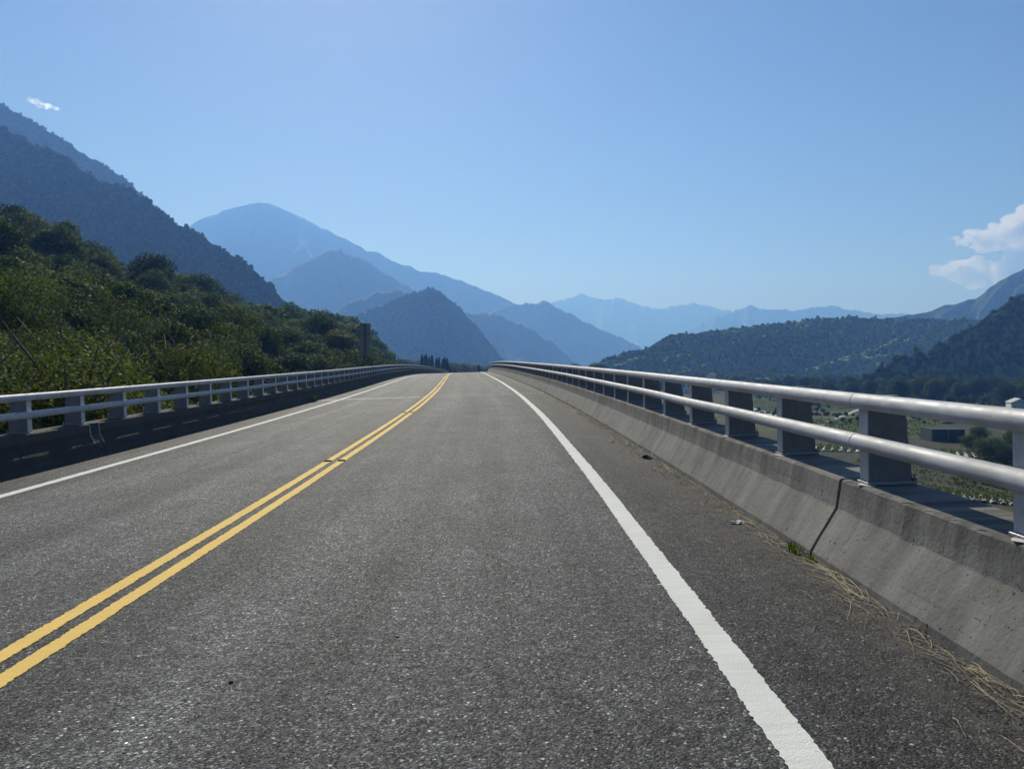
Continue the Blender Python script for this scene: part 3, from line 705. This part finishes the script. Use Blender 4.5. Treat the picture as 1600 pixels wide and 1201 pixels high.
for i, p in enumerate(pa):
    if i < 230 and p[5] > radians(-38):
        k = random.randrange(6); kit = TREES[k]; lf = ('leafA', 'leafA', 'leafB', 'leafA', 'leafB', 'leafA')[k]
        lab = place_label(lf, p)
        tree('broadleaf_tree', kit, (p[0], p[1], p[2]-.4), p[3]*random.uniform(.95, 1.15), random.uniform(0, 6.28), lab, 'tree', 'forest trees on the near left slope', random.uniform(.9, 1.25))
    else: forest_pts.append(p[:4])
# bright shrubs just behind the left railing
def sampS():
    th = radians(random.uniform(-50, -14)); toe = 13.5/sin(abs(th)); r = random.uniform(toe+2.5, 66)
    if r < max(31, toe+2): return None
    x, y = r*sin(th), r*cos(th)
    if x > np.interp(y, _y, _x)-13: return None
    return (x, y, float(slopeA(np.array([th]), np.array([r]))[0]), random.uniform(.8, 1.25), r, th)
ps = pick_points(2500, sampS, 3.4)
ps.sort(key=lambda p: p[4])
for i, p in enumerate(ps[:150]):
    k = random.randrange(4)
    tree('shrub', SHRUBS[k], (p[0], p[1], p[2]-.3), p[3]*1.3, random.uniform(0, 6.28), (('large ' if p[3] > 1.02 else 'small ')+('sunlit yellow-green shrub' if k % 2 == 0 else 'olive leafy shrub')+(' close behind' if p[4] < 45 else ' well behind')+' the left railing, '+('at the picture edge' if p[5] < -.55 else ('farther along' if p[5] > -.42 else 'near the picture edge'))), 'shrub', 'shrubs behind the left railing', random.uniform(.9, 1.3))

# ------------------------------------------------------------------ woodland carpets (instanced crowns, one object each)
# the crowns themselves stand at the foot of the far slopes as ordinary trees
wood_objs = []
def gn_wood(name, pts, smin, smax, label):
    me = bpy.data.meshes.new(name); P = np.array([p[:3] for p in pts], np.float32)
    me.vertices.add(len(P)); me.vertices.foreach_set('co', P.ravel()); me.update()
    o = obj(name, me); tag(o, label, 'woodland', kind='stuff')
    me.materials.append(M['leafW'])
    t = bpy.data.node_groups.new(name, 'GeometryNodeTree')
    t.interface.new_socket('Geometry', in_out='INPUT', socket_type='NodeSocketGeometry'); t.interface.new_socket('Geometry', in_out='OUTPUT', socket_type='NodeSocketGeometry')
    N = t.nodes; gi = N.new('NodeGroupInput'); go = N.new('NodeGroupOutput'); ip = N.new('GeometryNodeInstanceOnPoints'); j = N.new('GeometryNodeJoinGeometry')
    for w_ in reversed(wood_objs):
        oi = N.new('GeometryNodeObjectInfo'); oi.inputs['Object'].default_value = w_; oi.inputs['As Instance'].default_value = True; oi.transform_space = 'ORIGINAL'
        t.links.new(oi.outputs['Geometry'], j.inputs[0])
    rs = N.new('FunctionNodeRandomValue'); rs.data_type = 'FLOAT_VECTOR'
    rs.inputs[0].default_value = (smin, smin, smin*.85); rs.inputs[1].default_value = (smax, smax, smax*1.1)
    rr2 = N.new('FunctionNodeRandomValue'); rr2.data_type = 'FLOAT_VECTOR'; rr2.inputs[0].default_value = (-.15, -.15, 0); rr2.inputs[1].default_value = (.15, .15, 6.28)
    ri = N.new('FunctionNodeRandomValue'); ri.data_type = 'INT'; ri.inputs[4].default_value = 0; ri.inputs[5].default_value = len(wood_objs)-1; ri.inputs['Seed'].default_value = 3
    ip.inputs['Pick Instance'].default_value = True
    t.links.new(gi.outputs[0], ip.inputs['Points']); t.links.new(j.outputs[0], ip.inputs['Instance'])
    t.links.new(rs.outputs[0], ip.inputs['Scale']); t.links.new(rr2.outputs[0], ip.inputs['Rotation']); t.links.new(ri.outputs[2], ip.inputs['Instance Index'])
    t.links.new(ip.outputs[0], go.inputs[0])
    md = o.modifiers.new('scatter', 'NODES'); md.node_group = t
    return o
def px_of(P):
    X, Y = P[:, 0], P[:, 1]; a = YAW
    return 800+1200*(X*cos(a)-Y*sin(a))/(X*sin(a)+Y*cos(a))
def hill_points(h, spacing, vmin, vmax, pmin, pmax, grass=0):
    nu, nv = h.nu, h.nv; P = np.stack([h.X, h.Y, h.Z], -1)
    A = P[:-1, :-1]; B = P[1:, :-1]; C = P[:-1, 1:]; Dq = P[1:, 1:]
    area = np.linalg.norm(np.cross(B-A, C-A), axis=-1); vv = np.linspace(-1, .8, nv)[:-1][None, :]+0*area
    area = np.where((vv > vmin) & (vv < vmax), area, 0); n = int(area.sum()/spacing**2)
    idx = rng.choice(area.size, n, p=(area/area.sum()).ravel()); a = rng.random((n, 1)); b = rng.random((n, 1))
    A, B, C, Dq = [q.reshape(-1, 3)[idx] for q in (A, B, C, Dq)]
    Q = (A*(1-a)+B*a)*(1-b)+(C*(1-a)+Dq*a)*b; p = px_of(Q)
    if grass:                                    # trees thinned on sun-facing flanks so pale grass paints the lit relief
        Nn = np.cross(B-A, C-A); Nn /= np.linalg.norm(Nn, axis=1, keepdims=True)+1e-9; Nn *= np.sign(Nn[:, 2:3])
        sv = np.array([sin(SUN_AZ)*cos(SUN_EL), cos(SUN_AZ)*cos(SUN_EL), sin(SUN_EL)])
        ok = (Nn@sv < grass+.07*rng.normal(size=n)) | (rng.random(n) < .22); Q = Q[ok]; p = p[ok]; Q = Q[(p > pmin) & (p < pmax) & (Q[:, 2] > GROUND-1)]
    Q[:, 2] -= 1.4
    return Q
# valley trees on the right
def valley_tree(px, D_, sc_, label, kit=None, zs=1.0, name='broadleaf_tree', cat='tree', grp='trees on the valley floor'):
    x = at(px, 580, D_); p = np.array([x[0], x[1], GROUND])
    return tree(name, kit or random.choice(TREES), tuple(p+np.array([0, 0, -.3])), sc_, random.uniform(0, 6.28), label, cat, grp, zs)
for k in range(4):     # crowns used by the carpets
    e = valley_tree(1180+60*k, 560+20*k, 1.1, ('leftmost', 'second', 'third', 'rightmost')[k]+' of four taller trees standing in front of the far tree belt', (WOOD[k], TREES[0][1]))
    wood_objs.append([c for c in e.children if c.name.startswith('crown')][0])
belt = []
for i in range(380):
    belt.append((random.uniform(960, 1680), random.uniform(400, 820), random.uniform(.7, 1.35)))
belt.sort(key=lambda q: q[1])
belt_pts = []
for ib, (px, D_, sc_) in enumerate(belt):
    if px < 1150 and D_ < 560: D_ += 160
    if ib >= 46:
        x = at(px, 580, D_); belt_pts.append((x[0], x[1], GROUND-1.0)); continue
    valley_tree(px, D_, sc_, 'dark broadleaf tree in the belt across the valley floor beyond the right railing')
for px, D_, sc_ in ((1405, 330, 1.25), (1440, 350, 1.45), (1462, 338, 1.3), (1500, 340, 1.2), (1530, 352, 1.35), (1570, 330, 1.2), (1610, 330, 1.3), (1360, 380, 1.1), (1330, 400, 1.0), (1290, 420, 1.0), (1480, 395, 1.3), (1550, 400, 1.4), (1600, 390, 1.3), (1640, 360, 1.3)):
    valley_tree(px, D_, sc_, 'rounded dark tree standing at the near edge of the valley belt', grp='nearer valley trees')
for px, py, sc_, lb in ((1548, 722, 1.35, 'bright yellow-green bush beside the field seen between the right rails'), (1572, 725, 1.1, 'small bright bush right of the yellow-green bush by the field'), (1520, 705, 1.0, 'low olive bush left of the yellow-green bush by the field'), (1588, 700, 1.2, 'rounded bush behind the yellow-green bush by the field'), (1530, 690, 1.1, 'bush at the end of the dark net house')):
    p = on_ground(px, py); tree('shrub', SHRUBS[0 if sc_ > 1.05 else 1], tuple(p), sc_, px, lb, 'bush', 'bushes by the fields')
# trees past the crest of the road
for px, D_, h in ((625, 430, 15.5), (640, 440, 16.5), (652, 450, 16), (666, 400, 14.5), (680, 390, 14.5), (694, 400, 15), (706, 410, 15), (718, 420, 14.8), (730, 430, 14.6), (742, 440, 14.4), (756, 450, 14.5), (612, 420, 16), (770, 460, 14.5), (800, 470, 14), (830, 480, 14), (860, 500, 14), (900, 520, 14.5), (935, 540, 14.5)):
    valley_tree(px, D_, (h+2.4)/8.6, 'tree top showing just above the crest of the road', grp='trees beyond the crest')
def conifer_mesh(name, H=20, R=1.25):
    n = 2200; z = rng.random(n)**.8; a = rng.random(n)*2*pi; rad = R*(1-z)**.6*np.minimum(1, z*8+.3)*(.55+.5*rng.random(n))*(1+.2*np.sin(z*60+a))
    C = np.stack([rad*np.cos(a), rad*np.sin(a), 1.2+z*(H-1.2)], 1); N = np.stack([np.cos(a), np.sin(a), .5+0*a], 1)+rng.normal(size=(n, 3))*.4
    V, F = leaf_quads(C, N, .34); return mesh(name, V, F, M['conifer'])
CON = [(conifer_mesh('crown', 20, 1.5+.35*k), (lambda m: m.tube([(0, 0, -.5), (0, 0, 10), (0, 0, 19)], [.25, .15, .03], 6).mesh('trunk', M['bark'], True))(MB())) for k in range(3)]
for i, (px, ty) in enumerate(((659, 553), (663, 555), (666, 554), (671, 558), (675, 556), (682, 560), (686, 557), (692, 562), (695, 557), (699, 559), (748, 569))):
    p = at(px, ty, 330+(i*37 % 23)); tree('conifer', CON[i % 3], (p[0], p[1], GROUND), (p[2]-GROUND)/20*random.uniform(.97, 1.02), i, 'dark spire-shaped conifer in the row beyond the road crest' if i < 10 else 'single dark conifer standing alone at the road crest near the right barrier', 'conifer', 'conifers beyond the crest' if i < 10 else None)
# betel palms in the valley
def palm_mesh():
    V = []; F = []
    for k in range(11):
        a = k*2.4+rng.random()*.3; el = .2+.9*rng.random(); L = 2.0+.5*rng.random(); d = np.array([cos(a), sin(a), 0]); sd_ = np.array([-sin(a), cos(a), 0])
        for q in range(12):
            t = (q+.5)/12; c = d*L*t*cos(el*.7)+np.array([0, 0, L*(sin(el)*t-1.0*t*t)])
            for sg_ in (-1, 1):
                tip = c+sd_*sg_*.55*(1-.5*t)+d*.25+np.array([0, 0, -.22]); b = len(V)
                V += [c-d*.07, c+d*.07, tip]; F.append((b, b+1, b+2))
    return mesh('crown', V, np.array(F), M['palm'])
PALM = []
for k in range(3):
    cm = palm_mesh(); H = 12.0; co = np.empty(len(cm.vertices)*3, np.float32); cm.vertices.foreach_get('co', co); co[2::3] += H; cm.vertices.foreach_set('co', co)
    PALM.append((cm, MB().tube([(0, 0, -.3), (.1, 0, 6), (0, .05, H+.1)], [.14, .10, .07], 6).mesh('trunk', M['bark'], True)))
for i in range(110):
    px = random.uniform(955, 1215); D_ = random.uniform(470, 720)
    valley_tree(px, D_, random.uniform(.8, 1.22), 'slender palm in the dark palm grove beyond the right railing', PALM[i % 3], name='palm_tree', grp='palm grove in the valley', cat='palm tree')
# woodland carpets on the slopes
gn_wood('woodland', hill_points(hB, 5.0, -.95, .12, -40, 560), .4, .85, 'continuous forest covering the hazy hill behind the near left slope')
gn_wood('woodland', hill_points(hC, 7, -.6, .1, -40, 480), .45, .9, 'pale hazy forest on the highest ridge at the far left')
gn_wood('woodland', hill_points(hF, 7, -.95, .1, 500, 810), .45, .85, 'hazy forest on the dome-shaped hill above the road crest')
gn_wood('woodland', hill_points(hI, 4.6, -1, .45, 930, 1640, .20), .25, .55, 'forest on the long flat-topped hill with spurs at the right')
gn_wood('woodland', hill_points(hJ, 4.6, -1, .1, 1340, 1660, .20), .25, .62, 'green forest on the steep slope at the right edge')
under = []
for _ in range(2200):
    px = random.uniform(950, 1680); D_ = random.uniform(330 if px > 1270 else 520, 840); x = at(px, 580, D_); under.append((x[0], x[1], GROUND-1.2))
for _ in range(2600):
    x, y = random.uniform(16, 900), random.uniform(-60, 620); q = 800+1200*x/max(y, 1)
    if (y < 5 or q > 1720 or q < 1000) and x > np.interp(y, _y, _x)+9: under.append((x, y, GROUND-.9))
gn_wood('undergrowth', under, .25, .62, 'low scrub filling the gaps under the valley trees')
hedge = []
for (a_, b_) in (((1150, 645), (1420, 652)), ((1300, 632), (1640, 642)), ((1180, 622), (1500, 618)), ((1240, 690), (1275, 668)), ((1480, 690), (1640, 700)), ((1500, 655), (1640, 668)), ((1090, 612), (1330, 612))):
    A_, B_ = on_ground(*a_), on_ground(*b_); L_ = np.linalg.norm(B_-A_)
    for k in range(int(L_/1.1)):
        q = A_+(B_-A_)*random.random()+np.array([random.gauss(0, .5), random.gauss(0, .5), -.45]); hedge.append(q)
for _ in range(420):
    q = on_ground(random.uniform(1180, 1680), random.uniform(606, 664)); hedge.append(q+np.array([0, 0, -.4]))
gn_wood('hedgerow', hedge, .10, .24, 'low green hedgerows dividing the fields below the bridge')
gn_wood('woodland', belt_pts, .8, 1.4, 'dark mass of trees at the back of the valley belt')
if forest_pts: gn_wood('woodland', [(p[0], p[1], p[2]-.5) for p in forest_pts], .9, 1.35, 'remaining dense forest at the back of the near left slope')

# ------------------------------------------------------------------ fields, path, net house and village on the valley floor
def plot(name, corners, mat, dz):
    P = [on_ground(*c, GROUND+dz) for c in corners]; o = obj(name, mesh(name, P, [tuple(range(len(P)))], mat)); tag(o, kind='structure')
    if o.data.polygons[0].normal.z < 0: o.data.flip_normals()
    return o
plot('field', [(1240, 700), (1620, 800), (1700, 690), (1500, 655), (1230, 655)], M['soil'], .05)
plot('field', [(1235, 676), (1440, 684), (1475, 656), (1340, 646), (1260, 655)], M['grassplot'], .10)
plot('field', [(1160, 640), (1330, 640), (1320, 622), (1160, 616)], M['cropplot'], .06)
plot('field', [(1400, 645), (1640, 655), (1640, 630), (1420, 626)], M['cropplot'], .06)
plot('field', [(1080, 615), (1300, 619), (1290, 606), (1080, 602)], M['soil'], .06)
plot('path', [(1268, 668), (1276, 668), (1345, 640), (1338, 639)], M['path'], .16)
plot('path', [(1338, 639), (1345, 640), (1520, 632), (1520, 629)], M['path'], .16)
plot('path', [(1150, 634), (1268, 668), (1276, 668), (1160, 631)], M['path'], .165)
# crop rows with white plastic film
a0 = on_ground(1330, 770); row_dir = np.array([.93, .36, 0]); row_dir /= np.linalg.norm(row_dir); perp = np.array([-row_dir[1], row_dir[0], 0])
cropV = []; cropF = []
ncount = 0
for i in range(26):
    for j in range(2):
        L = 15.0
        c = on_ground(1250+i*15, 752+i*1.5) if j == 0 else on_ground(1250+i*13, 700+i*.6)
        L = 5.0 if j == 0 else 8.0
        dv = np.array([.45, .89, 0]); pv = np.array([.89, -.45, 0]); m = MB(); q = []
        for t in np.linspace(-.5, .5, 6):
            for w_, h in ((-.42, .0), (-.3, .18), (0, .27), (.3, .18), (.42, .0)): q.append(dv*L*t+pv*w_*(1+.1*rng.normal())+np.array([0, 0, h+.07+.03*rng.normal()]))
        o = obj('mulch_strip', mesh('mulch_strip', q, grid_faces(6, 5), M['plastic'], True), None, c)
        tag(o, 'strip of white plastic film along a crop row beyond the right railing', 'plastic film', 'plastic film strips in the field')
        n = 130; t = rng.uniform(-.62, .62, n)*L; C = c+dv*t[:, None]+pv*(rng.normal(0, .25, n)+.55)[:, None]+np.array([0, 0, 1])*(.15+rng.random(n)*.75)[:, None]
        V_, F_ = leaf_quads(C, rng.normal(size=(n, 3))+np.array([0, 0, .8]), .2); cropF.append(F_+ncount); cropV.append(V_); ncount += len(V_)
cr = []                                   # leafy crops on the plots farther out
for (c4, nrow, npl) in (([(1240, 676), (1440, 684), (1475, 656), (1260, 655)], 14, 260), ([(1160, 640), (1330, 640), (1320, 622), (1160, 616)], 16, 240), ([(1400, 645), (1640, 655), (1640, 630), (1420, 626)], 16, 260), ([(1290, 735), (1500, 790), (1600, 720), (1400, 700)], 10, 200), ([(1480, 755), (1640, 800), (1700, 740), (1560, 715)], 9, 200)):
    c4 = [on_ground(*c) for c in c4]
    for i in range(nrow):
        v_ = (i+.5)/nrow; A_ = c4[0]*(1-v_)+c4[3]*v_; B_ = c4[1]*(1-v_)+c4[2]*v_; u_ = rng.random((npl, 1))
        cr.append(A_*(1-u_)+B_*u_+np.stack([rng.normal(0, .22, npl), rng.normal(0, .22, npl), .1+.5*rng.random(npl)], 1))
C = np.concatenate(cr); V_, F_ = leaf_quads(C, rng.normal(size=C.shape)+np.array([0, 0, .8]), .26); cropF.append(F_+ncount); cropV.append(V_); ncount += len(V_)
o = obj('crop_plants', mesh('crop_plants', np.concatenate(cropV), np.concatenate(cropF), M['leafB'])); tag(o, 'leafy crop plants growing in rows in the field', 'crop', kind='stuff')
# net house
p = on_ground(1472, 688); nh = empty('net_house', tuple(p), radians(-6)); tag(nh, 'low dark shade-net house beside the green plot', 'net house')
m = MB(); m.box(-3.6, 3.6, -3, 3, 2.75, 2.85); m.build('roof_net', M['net'], nh)
m = MB(); m.box(-3.6, 3.6, -3.02, -2.98, .1, 2.75); m.box(-3.62, -3.58, -2.97, 3, .1, 2.75); m.box(3.58, 3.62, -2.97, 3, .1, 2.75); m.box(-3.57, 3.57, 2.96, 3, .1, 2.75); m.build('side_net', M['net'], nh)
for x in (-3.5, 0, 3.5):
    m = MB(); m.tube([(x, -3.12, -.2), (x, -3.12, 2.9)], .05, 6); m.build('pole', M['plate'], nh)
# houses
def house(px, py, D_, wd, dp, ht, roof, label, rz):
    x = at(px, py, D_); e = empty('house', (x[0], x[1], GROUND), rz); tag(e, label, 'house', 'village houses in the valley')
    m = MB(); m.box(-wd/2, wd/2, -dp/2, dp/2, -1, ht); m.build('wall', M['wallwhite'], e)
    m = MB(); V = [(-wd/2-.4, -dp/2-.4, ht-.1), (wd/2+.4, -dp/2-.4, ht-.1), (wd/2+.4, dp/2+.4, ht-.1), (-wd/2-.4, dp/2+.4, ht-.1), (-wd/2-.4, 0, ht+1.6), (wd/2+.4, 0, ht+1.6)]
    m.add(V, [(0, 1, 5, 4), (2, 3, 4, 5), (0, 4, 3), (1, 2, 5), (3, 2, 1, 0)]); m.build('roof', M[roof], e)
    for k in (-1, 1):
        m = MB(); m.box(k*wd*.25-.6, k*wd*.25+.6, -dp/2-.05, -dp/2+.05, ht*.45, ht*.75); m.build('window', M['glass'], e)
    m = MB(); m.box(-.5, .5, -dp/2-.06, -dp/2+.04, -.2, 2.1); m.build('door', M['roofgrey'], e)
for i, a in enumerate(((1071, 589, 470, 6, 5, 9, 'roofgrey', 'leftmost pale house among the valley palms'), (1084, 589, 480, 5, 5, 8.6, 'roofgrey', 'small white house second from left among the palms'), (1097, 590, 470, 7, 5, 8.2, 'roofgrey', 'white house in the middle of the palm grove'), (1111, 586, 490, 4, 4, 11, 'roofgrey', 'tall narrow white house among the palms'), (1184, 588, 450, 8, 6, 8.4, 'roofblue', 'house with a blue roof right of the palm grove'), (1196, 589, 455, 7, 6, 8.6, 'roofblue', 'second blue-roofed house at the edge of the tree belt'), (1590, 620, 300, 9, 6, 3.0, 'roofgrey', 'low grey shed at the right edge of the valley'))):
    house(*a, .2*i)

# ------------------------------------------------------------------ debris along the right barrier
def strand(m, p, ang, L, r, bend, lift):
    pts = []; q = np.array(p, float); a = ang
    for k in range(6):
        pts.append(q.copy()); a += bend*(random.random()-.35)
        q = q+np.array([cos(a), sin(a), 0])*L/5; 
    P = []
    for k, q in enumerate(pts):
        z = float(np.interp(q[1], _y, _z))+SUP*(q[0]-float(np.interp(q[1], _y, _x)))
        P.append((q[0], q[1], z+.006+lift*sin(pi*k/5)))
    m.tube(P, [r, r, r*.9, r*.8, r*.6, r*.3], 4)
m = MB()
def straw_bundle(s0, s1, n, spread, Lr, rr0):
    for _ in range(n):
        s = random.uniform(s0, s1); u = UB-.015-abs(random.gauss(0, spread)); c = fr(s, u, 0)
        ang = pi/2+heading(s)+random.gauss(0, .35)+(pi if random.random() < .3 else 0)
        strand(m, c, ang, random.uniform(*Lr), rr0*random.uniform(.6, 1.3), .35, random.uniform(0, .03))
straw_bundle(2.6, 3.3, 26, .06, (.08, .4), .0016); straw_bundle(3.2, 3.7, 22, .05, (.1, .4), .0017); straw_bundle(3.9, 5.3, 60, .035, (.15, .6), .0018)
straw_bundle(4.2, 5.0, 16, .13, (.08, .35), .0015); straw_bundle(5.3, 6.6, 46, .06, (.08, .35), .0018); straw_bundle(6.6, 9.5, 70, .08, (.06, .25), .002)
straw_bundle(9.5, 17, 150, .08, (.08, .3), .004); straw_bundle(17, 30, 80, .07, (.1, .4), .006); straw_bundle(2.2, 9, 30, .45, (.04, .2), .002)
o = m.build('dry_straw', M['straw']); tag(o, 'loose dry straw strewn along the foot of the right barrier', 'straw', kind='stuff')
# gravel and crumbs by the kerbs
m = MB()
for _ in range(700):
    s = 2.3+18*random.random()**2; u = UB-.01-abs(random.gauss(0, .13)); c = fr(s, u, .002); r = random.uniform(.003, .009)*(1 if s < 9 else 1.6)
    V = [(c[0]+r*random.uniform(.7, 1.3)*x, c[1]+r*random.uniform(.7, 1.3)*y, c[2]+r*.8*z) for x, y, z in ((1, 0, 0), (-1, 0, 0), (0, 1, 0), (0, -1, 0), (0, 0, 1), (0, 0, -.4))]
    m.add(V, [(0, 2, 4), (2, 1, 4), (1, 3, 4), (3, 0, 4), (2, 0, 5), (1, 2, 5), (3, 1, 5), (0, 3, 5)])
o = m.build('grit', M['stonelight']); tag(o, 'fine grit lying along the foot of the right barrier', 'grit', kind='stuff')
def tuft(s, u, n, h, label):
    c = fr(s, u, 0); V = []; F = []
    for _ in range(n):
        a = random.uniform(0, 2*pi); r0 = random.uniform(0, .05); L = h*random.uniform(.5, 1.1); lean = random.uniform(.1, .8); wv_ = .004
        b = np.array([r0*cos(a), r0*2.2*sin(a), 0]); d = np.array([cos(a), sin(a), 0]); sd_ = np.array([-sin(a), cos(a), 0])*wv_; i0 = len(V)
        for t in (0, .5, 1): 
            q = b+d*L*lean*t*t+np.array([0, 0, L*(t-.25*lean*t*t)]); wd = sd_*(1-t*.8); V += [q-wd, q+wd]
        F += [(i0, i0+1, i0+3, i0+2), (i0+2, i0+3, i0+5, i0+4)]
    o = obj('grass_tuft', mesh('grass_tuft', V, F, M['tuft']), None, tuple(c)); tag(o, label, 'weed', 'weeds by the barriers')
tuft(5.6, UB-.05, 110, .08, 'small green weed tuft at the joint of the right barrier')
tuft(5.35, UB-.02, 60, .06, 'shorter weed tuft just nearer than the joint of the right barrier')
tuft(31.0, LB+.12, 200, .32, 'green weed clump at the foot of the shaded left barrier by the expansion joint')
# crumpled paper and a dark lump
def lump(name, s, u, r, mat, label, cat, seed, flat=.5, crisp=.35):
    import bmesh
    bm = bmesh.new(); bmesh.ops.create_icosphere(bm, subdivisions=2, radius=r); rd = random.Random(seed)
    for v in bm.verts:
        k = 1+crisp*(rd.random()-.5)*2; v.co *= k; v.co.z = max(v.co.z*flat, -.3*r*flat); v.co.x *= 1.4
    me = bpy.data.meshes.new(name); bm.to_mesh(me); bm.free(); me.materials.append(mat)
    c = fr(s, u, .3*r*flat+.002); o = obj(name, me, None, tuple(c)); o.rotation_euler = (0, 0, seed); tag(o, label, cat); return o
lump('crumpled_paper', 6.62, UB-.17, .036, M['paper'], 'crumpled scrap of white paper lying near the right barrier', 'litter', 3, .55, .5)
lump('debris_lump', 11.0, UB-.13, .055, M['stone'], 'dark lump of debris on the shoulder against the right barrier', 'debris', 5, .7, .4)
lump('pebble', 3.55, -1.35, .012, M['stone'], 'small dark pebble on the asphalt at the lower left', 'pebble', 8, .6, .3)
lump('pebble', 4.1, -.62, .010, M['stonelight'], 'small pale pebble on the asphalt left of the lane middle', 'pebble', 9, .6, .3)
lump('pebble', 13.2, UB-.3, .03, M['stonelight'], 'pale pebble on the right shoulder further up the road', 'pebble', 10, .6, .3)

# ------------------------------------------------------------------ clouds beyond the haze
def mat_cloud(name, dens, scale, lo, hi):
    s = NT(name); co = s.coord('Object'); n = s.noise(co, scale, 9, .68, dist=.3); d = s.math('MULTIPLY', s.rng(n, lo, hi), dens)
    v = s.n('ShaderNodeVolumePrincipled'); v.inputs['Color'].default_value = (1, 1, 1, 1); s.put(v.inputs['Density'], d); v.inputs['Anisotropy'].default_value = .68
    s.t.links.new(v.outputs[0], s.out.inputs['Volume']); return s.m
def cloud(puffs, Dc, mat, label, seed):
    import bmesh
    rd = random.Random(seed); c0 = at(puffs[0][0], puffs[0][1], Dc); bm = bmesh.new()
    from mathutils import Matrix, Vector
    for px, py, r in puffs:
        for k in range(16):
            p = at(px+rd.gauss(0, r*.6), py+rd.gauss(0, r*.33), Dc)-c0; p[1] += rd.gauss(0, r*.5)*Dc/1200; rr3 = r*rd.uniform(.25, .66)*Dc/1200
            b = bmesh.ops.create_icosphere(bm, subdivisions=2, radius=rr3)
            for v in b['verts']: v.co = Vector((v.co.x*1.15+p[0], v.co.y+p[1], v.co.z*.72+p[2]))
    me = bpy.data.meshes.new('cloud'); bm.to_mesh(me); bm.free(); me.materials.append(mat)
    o = obj('cloud', me, None, tuple(c0)); tag(o, label, 'cloud', 'clouds')
    md = o.modifiers.new('merge', 'REMESH'); md.mode = 'VOXEL'; md.voxel_size = 2.2*Dc/1200
    return o
sc.cycles.volume_bounces = 7
MC = mat_cloud('cloud_vapour', .022, .0105, .34, .60); MC2 = mat_cloud('thin_cloud_vapour', .012, .02, .46, .66)
cloud([(1462, 423, 10), (1480, 424, 13), (1500, 422, 17), (1518, 417, 18), (1530, 428, 20), (1505, 438, 10), (1522, 440, 14), (1550, 427, 20), (1575, 418, 20), (1600, 410, 22), (1630, 410, 26)], 10500, MC, 'lower white cloud touching the ridge at the right edge', 1)
cloud([(1492, 373, 5), (1505, 379, 8), (1530, 384, 11), (1522, 372, 13), (1560, 380, 15), (1550, 368, 17), (1575, 360, 18), (1540, 388, 11), (1575, 388, 13), (1600, 350, 24), (1605, 378, 20), (1635, 345, 28)], 10800, MC, 'upper white cloud at the right edge', 2)
cloud([(53, 157, 6), (60, 163, 6), (70, 165, 7), (80, 168, 7), (87, 171, 5)], 10500, MC2, 'tiny white wisp of cloud above the left ridge', 3)

# ------------------------------------------------------------------ haze
m = MB(); m.box(-6700, 7200, -1800, 9450, GROUND-30, 1080)
s = NT('haze_air'); v = s.n('ShaderNodeVolumePrincipled'); v.inputs['Color'].default_value = (.195, .425, 1.0, 1); v.inputs['Absorption Color'].default_value = (.65, .65, .65, 1); v.inputs['Density'].default_value = HAZE_DENSITY; v.inputs['Anisotropy'].default_value = .32
s.t.links.new(v.outputs[0], s.out.inputs['Volume'])
o = m.build('haze', s.m); o['kind'] = 'stuff'
